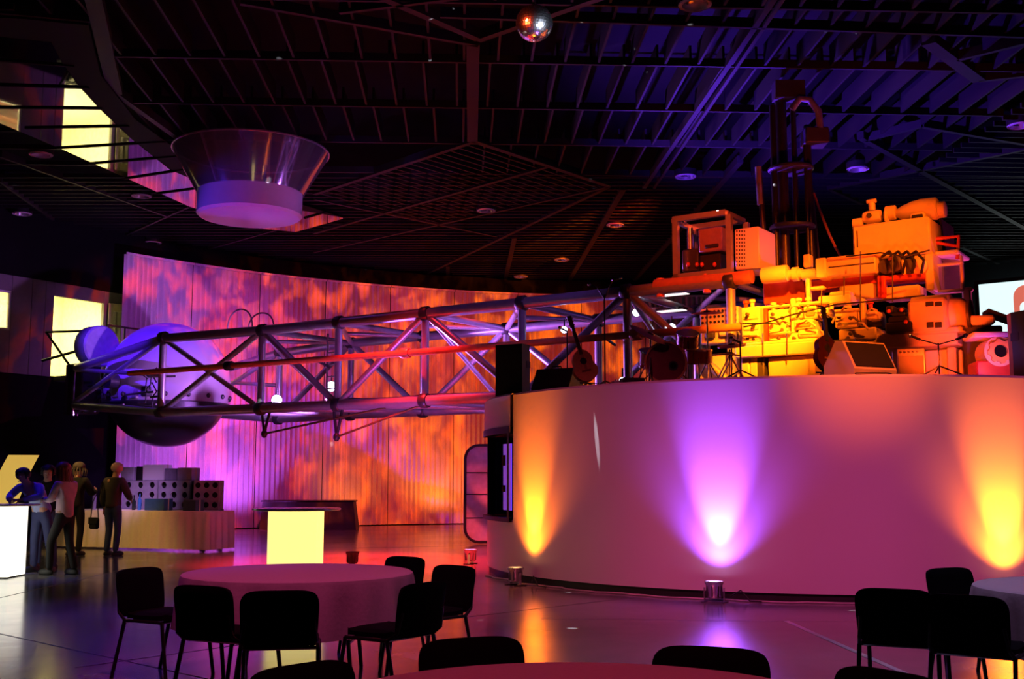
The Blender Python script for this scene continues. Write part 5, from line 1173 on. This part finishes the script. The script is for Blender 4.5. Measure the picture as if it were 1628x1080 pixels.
# ================================================================== PEOPLE AT THE BAR
SKIN = mat('skin', (.50, .27, .19), .5)
def skin_obj(name, pts, edges, rad, m, parent, root=0, sub=2):
    me = bpy.data.meshes.new(name); me.from_pydata([tuple(p) for p in pts], edges, []); me.materials.append(m)
    o = bpy.data.objects.new(name, me); COL.objects.link(o); o.parent = parent
    md = o.modifiers.new('skin', 'SKIN'); md.use_smooth_shade = True; md.branch_smoothing = .3
    sv = me.skin_vertices[0].data
    for i, r in enumerate(rad):
        sv[i].radius = (r, r) if not isinstance(r, tuple) else r; sv[i].use_root = (i == root)
    ss = o.modifiers.new('sub', 'SUBSURF'); ss.levels = sub; ss.render_levels = sub
    return o
def person(label, loc, rz, J=None, top=None, legs=None, hairm=None, hair='short', sleeve=True, shoe=None, H=1.75, jacket=False, heel=0.0):
    t = thing('person', label, 'person', loc, rz)
    s = H / 1.75
    j = dict(pel=(0, 0, .95), spi=(0, .0, 1.14), che=(0, .0, 1.34), nec=(0, .0, 1.49), hb=(0, .03, 1.565), hd=(0, .035, 1.65), cr=(0, .015, 1.725),
             sL=(-.18, 0, 1.42), eL=(-.23, -.03, 1.14), wL=(-.22, .08, .90), sR=(.18, 0, 1.42), eR=(.23, -.03, 1.14), wR=(.22, .08, .90),
             hL=(-.095, 0, .83), kL=(-.10, .03, .50), aL=(-.10, -.02, .085), tL=(-.12, .15, .035), hR=(.095, 0, .83), kR=(.10, .03, .50), aR=(.10, -.02, .085), tR=(.12, .15, .035))
    j.update(J or {}); j = {k: Vector(v) * s for k, v in j.items()}
    rad = dict(pel=.125, spi=.11, che=.13, nec=.052, hb=.068, hd=.092, cr=.062, sL=.062, eL=.042, wL=.027, sR=.062, eR=.042, wR=.027, hL=.085, kL=.055, aL=.034, tL=.018, hR=.085, kR=.055, aR=.034, tR=.018)
    names = list(j); pts = [j[k] for k in names]; r = [rad[k] * s for k in names]; ix = {k: i for i, k in enumerate(names)}
    E_ = [('pel', 'spi'), ('spi', 'che'), ('che', 'nec'), ('nec', 'hb'), ('hb', 'hd'), ('hd', 'cr'), ('che', 'sL'), ('sL', 'eL'), ('eL', 'wL'), ('che', 'sR'), ('sR', 'eR'), ('eR', 'wR'),
          ('pel', 'hL'), ('hL', 'kL'), ('kL', 'aL'), ('aL', 'tL'), ('pel', 'hR'), ('hR', 'kR'), ('kR', 'aR'), ('aR', 'tR')]
    ed = [(ix[a], ix[b]) for a, b in E_]
    for q, side in ((-1, 'L'), (1, 'R')):      # hands: palm and five fingers
        wv, ev = j['w' + side], j['e' + side]; d = (wv - ev).normalized(); acr = d.cross(Vector((q, 0, .3))).normalized(); nrm = d.cross(acr)
        pi = len(pts); pts.append(wv + d * .055 * s); r.append((.030 * s, .016 * s)); ed.append((ix['w' + side], pi))
        for f, (off, L) in enumerate(((-.027, .075), (-.009, .085), (.009, .08), (.026, .062))):
            b = wv + d * .085 * s + acr * off * s; m1 = b + d * L * .5 * s + nrm * .010 * s; tip = b + d * L * .9 * s + nrm * .03 * s; n0 = len(pts)
            pts += [b, m1, tip]; r += [.009 * s, .0085 * s, .007 * s]; ed += [(pi, n0), (n0, n0 + 1), (n0 + 1, n0 + 2)]
        n0 = len(pts); b = wv + d * .035 * s - acr * .035 * s; pts += [b, b + d * .035 * s - acr * .025 * s + nrm * .012 * s, b + d * .065 * s - acr * .03 * s + nrm * .02 * s]; r += [.011 * s, .010 * s, .008 * s]; ed += [(ix['w' + side], n0), (n0, n0 + 1), (n0 + 1, n0 + 2)]
    skin_obj('body', pts, ed, r, SKIN, t, ix['pel'])
    def sub(name, keys, edges, add, m, scale=None):
        pp = [j[k] for k in keys]; ii = {k: i for i, k in enumerate(keys)}; rr = [(rad[k] + add) * s * (scale or {}).get(k, 1) for k in keys]
        skin_obj(name, pp, [(ii[a], ii[b]) for a, b in edges], rr, m, t, 0)
    kx = ['pel', 'spi', 'che', 'sL', 'eL', 'sR', 'eR'] ; ex = [('pel', 'spi'), ('spi', 'che'), ('che', 'sL'), ('sL', 'eL'), ('che', 'sR'), ('sR', 'eR')]
    j['cuL'] = j['eL'].lerp(j['wL'], .9); j['cuR'] = j['eR'].lerp(j['wR'], .9); rad['cuL'] = rad['cuR'] = .03
    if sleeve: kx += ['cuL', 'cuR']; ex += [('eL', 'cuL'), ('eR', 'cuR')]
    j['nk'] = j['che'].lerp(j['nec'], .62); rad['nk'] = .06; kx.append('nk'); ex.append(('che', 'nk'))
    j['hem'] = j['pel'] + (j['pel'] - j['spi']) * .42; rad['hem'] = .118; kx.insert(0, 'hem'); ex.insert(0, ('hem', 'pel'))
    sub('jacket' if jacket else 'shirt', kx, ex, .018 if not jacket else .03, top, {'pel': 1.06, 'che': 1.10, 'spi': 1.06, 'nk': 1.15})
    j['cfL'] = j['kL'].lerp(j['aL'], 1.05); j['cfR'] = j['kR'].lerp(j['aR'], 1.05); rad['cfL'] = rad['cfR'] = .045
    j['wst'] = j['pel'].lerp(j['spi'], .70); rad['wst'] = .116
    sub('trousers', ['pel', 'wst', 'hL', 'kL', 'cfL', 'hR', 'kR', 'cfR'], [('pel', 'wst'), ('pel', 'hL'), ('hL', 'kL'), ('kL', 'cfL'), ('pel', 'hR'), ('hR', 'kR'), ('kR', 'cfR')], .012, legs)
    for q in 'LR':
        a, tt = j['a' + q], j['t' + q]; d = (tt - a); d.z = 0; d.normalize(); ang = math.atan2(d.y, d.x)
        k = MB().ell((0, 0, 0), (.150 * s, .056 * s, .062 * s), 16, 8); k.v = [(x, y, max(z, -.033)) for x, y, z in k.v]
        k.xf(Matrix.Translation((a.x + d.x * .06, a.y + d.y * .06, .034 + (0))) @ Matrix.Rotation(ang, 4, 'Z')).build('shoe', shoe or BLACK, t)
        if heel: MB().tube((a.x - d.x * .05, a.y - d.y * .05, 0), (a.x - d.x * .045, a.y - d.y * .045, .06), .012, 8).build('heel', BLACK, t)
    # face and hair follow the head's axis
    up = (j['cr'] - j['hb']).normalized(); fw = Vector((0, 1, 0)); fw = (fw - up * fw.dot(up)).normalized(); rt = fw.cross(up); c = j['hd'] - up * .01 * s
    M = Matrix(((rt.x, fw.x, up.x, c.x), (rt.y, fw.y, up.y, c.y), (rt.z, fw.z, up.z, c.z), (0, 0, 0, 1)))
    MB().add([(-.014, .088, -.03), (.014, .088, -.03), (0, .118, -.028), (0, .09, .02), (0, .086, -.04)], [(0, 2, 3), (2, 1, 3), (0, 4, 2), (2, 4, 1)]).xf(M).build('nose', SKIN, t)
    for q in (-1, 1):
        MB().ell((q * .034, .084, .012), (.014, .010, .008), 10, 6).xf(M).build('eye', WHITE, t); MB().ell((q * .096, .005, -.01), (.012, .02, .032), 10, 6).xf(M).build('ear', SKIN, t)
    MB().ell((0, .088, -.062), (.024, .008, .007), 10, 6).xf(M).build('mouth', mat('lips', (.40, .13, .12), .5), t)
    k = MB(); n = 20; mm = 12; vs = []
    for i in range(mm + 1):
        ph = math.pi * i / mm * .78
        for a_ in range(n):
            a = 2 * math.pi * a_ / n; fr = math.sin(a); lim = ph * .5 if fr > .35 else ph
            rr = .117 + .008 * math.sin(5 * a + 3 * ph); vs.append((rr * math.sin(lim) * math.cos(a), rr * 1.05 * math.sin(lim) * fr - .008, .03 + .105 * math.cos(lim)))
    fs = [(i * n + a_, i * n + (a_ + 1) % n, (i + 1) * n + (a_ + 1) % n, (i + 1) * n + a_) for i in range(mm) for a_ in range(n)]
    k.add(vs, fs)
    hr = k.xf(M).build('hair', hairm, t)
    if hair == 'long':
        for i in range(9):
            a = math.pi + math.pi * (i / 8.0); x0, y0 = .098 * math.cos(a), .095 * math.sin(a)
            p0 = M @ Vector((x0, y0, .03)); L = .44 * s; pts_ = [p0]
            for q in range(1, 6): f = q / 5; pts_.append(p0 + Vector((x0 * .35 * f + .012 * math.sin(i * 2 + q), y0 * .5 * f - .02 * f + .01 * math.cos(i + q), -L * f)))
            MB().path(pts_, [.030, .034, .034, .032, .026, .010], 7).build('hair_lock', hairm, hr)
    if hair == 'dread':
        for i in range(10):
            a = math.pi * .9 + math.pi * 1.2 * (i / 9.0); x0, y0 = .10 * math.cos(a), .10 * math.sin(a); p0 = M @ Vector((x0, y0, .02)); MB().path([p0, p0 + Vector((x0 * .4, y0 * .4, -.06)), p0 + Vector((x0 * .3, y0 * .5, -.16))], [.016, .016, .010], 6).build('hair_lock', hairm, hr)
    return t
def feet(px, py): p = at_z(px, py, 0); return Vector((p.x, p.y, 0))
BLUES = mat('pale_blue_shirt', (.30, .34, .60), .8); JEAN = mat('blue_denim', (.05, .07, .18), .8); BLKC = mat('black_cloth', (.007, .007, .008), .85); PINKC = mat('rose_blouse', (.62, .40, .50), .75); JACK = mat('olive_jacket', (.05, .042, .04), .8); DNAVY = mat('navy_cloth', (.03, .035, .12), .8)
HB = mat('black_hair', (.012, .010, .010), .6); HA = mat('auburn_hair', (.16, .045, .03), .5); HG = mat('fair_hair', (.60, .42, .38), .7); HD_ = mat('grey_dread', (.10, .08, .075), .7)
g = Vector((GLW[0], GLW[1], 0)); p1 = g + Vector((.30, .84, 0))
dirv = (g - p1); rz1 = math.atan2(dirv.y, dirv.x) - math.pi / 2
person('person in a pale blue shirt leaning on the white glowing bar table', p1, rz1, dict(spi=(0, .10, 1.12), che=(0, .25, 1.27), nec=(0, .35, 1.37), hb=(0, .42, 1.42), hd=(0, .46, 1.49), cr=(0, .45, 1.57), sL=(-.19, .28, 1.33), sR=(.19, .28, 1.33), eL=(-.30, .40, 1.165), eR=(.27, .42, 1.165), wL=(-.10, .60, 1.125), wR=(.08, .62, 1.125), aL=(-.16, -.10, .085), tL=(-.20, .06, .035), kL=(-.13, -.02, .5), aR=(.14, -.02, .085), tR=(.17, .14, .035)), BLUES, DNAVY, HB, H=1.77)
person('person in dark top and jeans bowed between blue shirt and long hair', feet(69, 905), R_(200), dict(hb=(0, .08, 1.54), hd=(0, .12, 1.61), cr=(0, .12, 1.69), eR=(.24, .05, 1.15), wR=(.12, .25, 1.12), kL=(-.12, .08, .5), aL=(-.16, -.05, .085), tL=(-.18, .12, .035)), BLKC, JEAN, HB, H=1.70)
person('person with long auburn hair, rose blouse, black trousers and heeled shoes', feet(98, 914), R_(68), dict(hb=(0, .06, 1.56), hd=(0, .08, 1.645), cr=(0, .07, 1.72), eR=(.22, .08, 1.16), wR=(.16, .30, 1.16), eL=(-.22, .08, 1.16), wL=(-.14, .30, 1.18), kL=(-.10, .16, .52), aL=(-.10, .16, .085), tL=(-.11, .33, .035), kR=(.09, -.04, .5), aR=(.10, -.16, .085), tR=(.11, .0, .035)), PINKC, BLKC, HA, 'long', H=1.70, heel=.06)
person('person in black clothes with dreadlocks, seen from behind at the bar', feet(117, 884), R_(-8), dict(eR=(.25, .10, 1.16), wR=(.20, .33, 1.22), hd=(0, .06, 1.65), cr=(.0, .05, 1.725)), BLKC, BLKC, HD_, 'dread', H=1.76, jacket=True)
p5 = feet(177, 884)
person('person with fair hair, dark jacket and jeans standing at the bar', p5, R_(-20), dict(eL=(-.25, -.02, 1.13), wL=(-.26, .06, .88), eR=(.24, .10, 1.15), wR=(.14, .32, 1.05), hb=(0, .05, 1.56), hd=(0, .07, 1.64), cr=(0, .06, 1.72)), JACK, JEAN, HG, H=1.76, jacket=True)
bg = thing('shoulder_bag', 'small black bag hanging beside the fair-haired person at the bar', 'bag', p5 + Vector((-.36, .02, .50)), R_(-20))
MB().box(-.10, .10, -.05, .05, 0, .22, .03).build('pouch', BLKC, bg); MB().box(-.10, .10, -.056, -.05, .10, .225, .002).build('flap', BLACK, bg); MB().path([(-.09, 0, .2), (-.06, 0, .5), (.16, .0, .93), (.06, 0, .5), (.09, 0, .2)], .010, 6).build('strap', BLACK, bg)
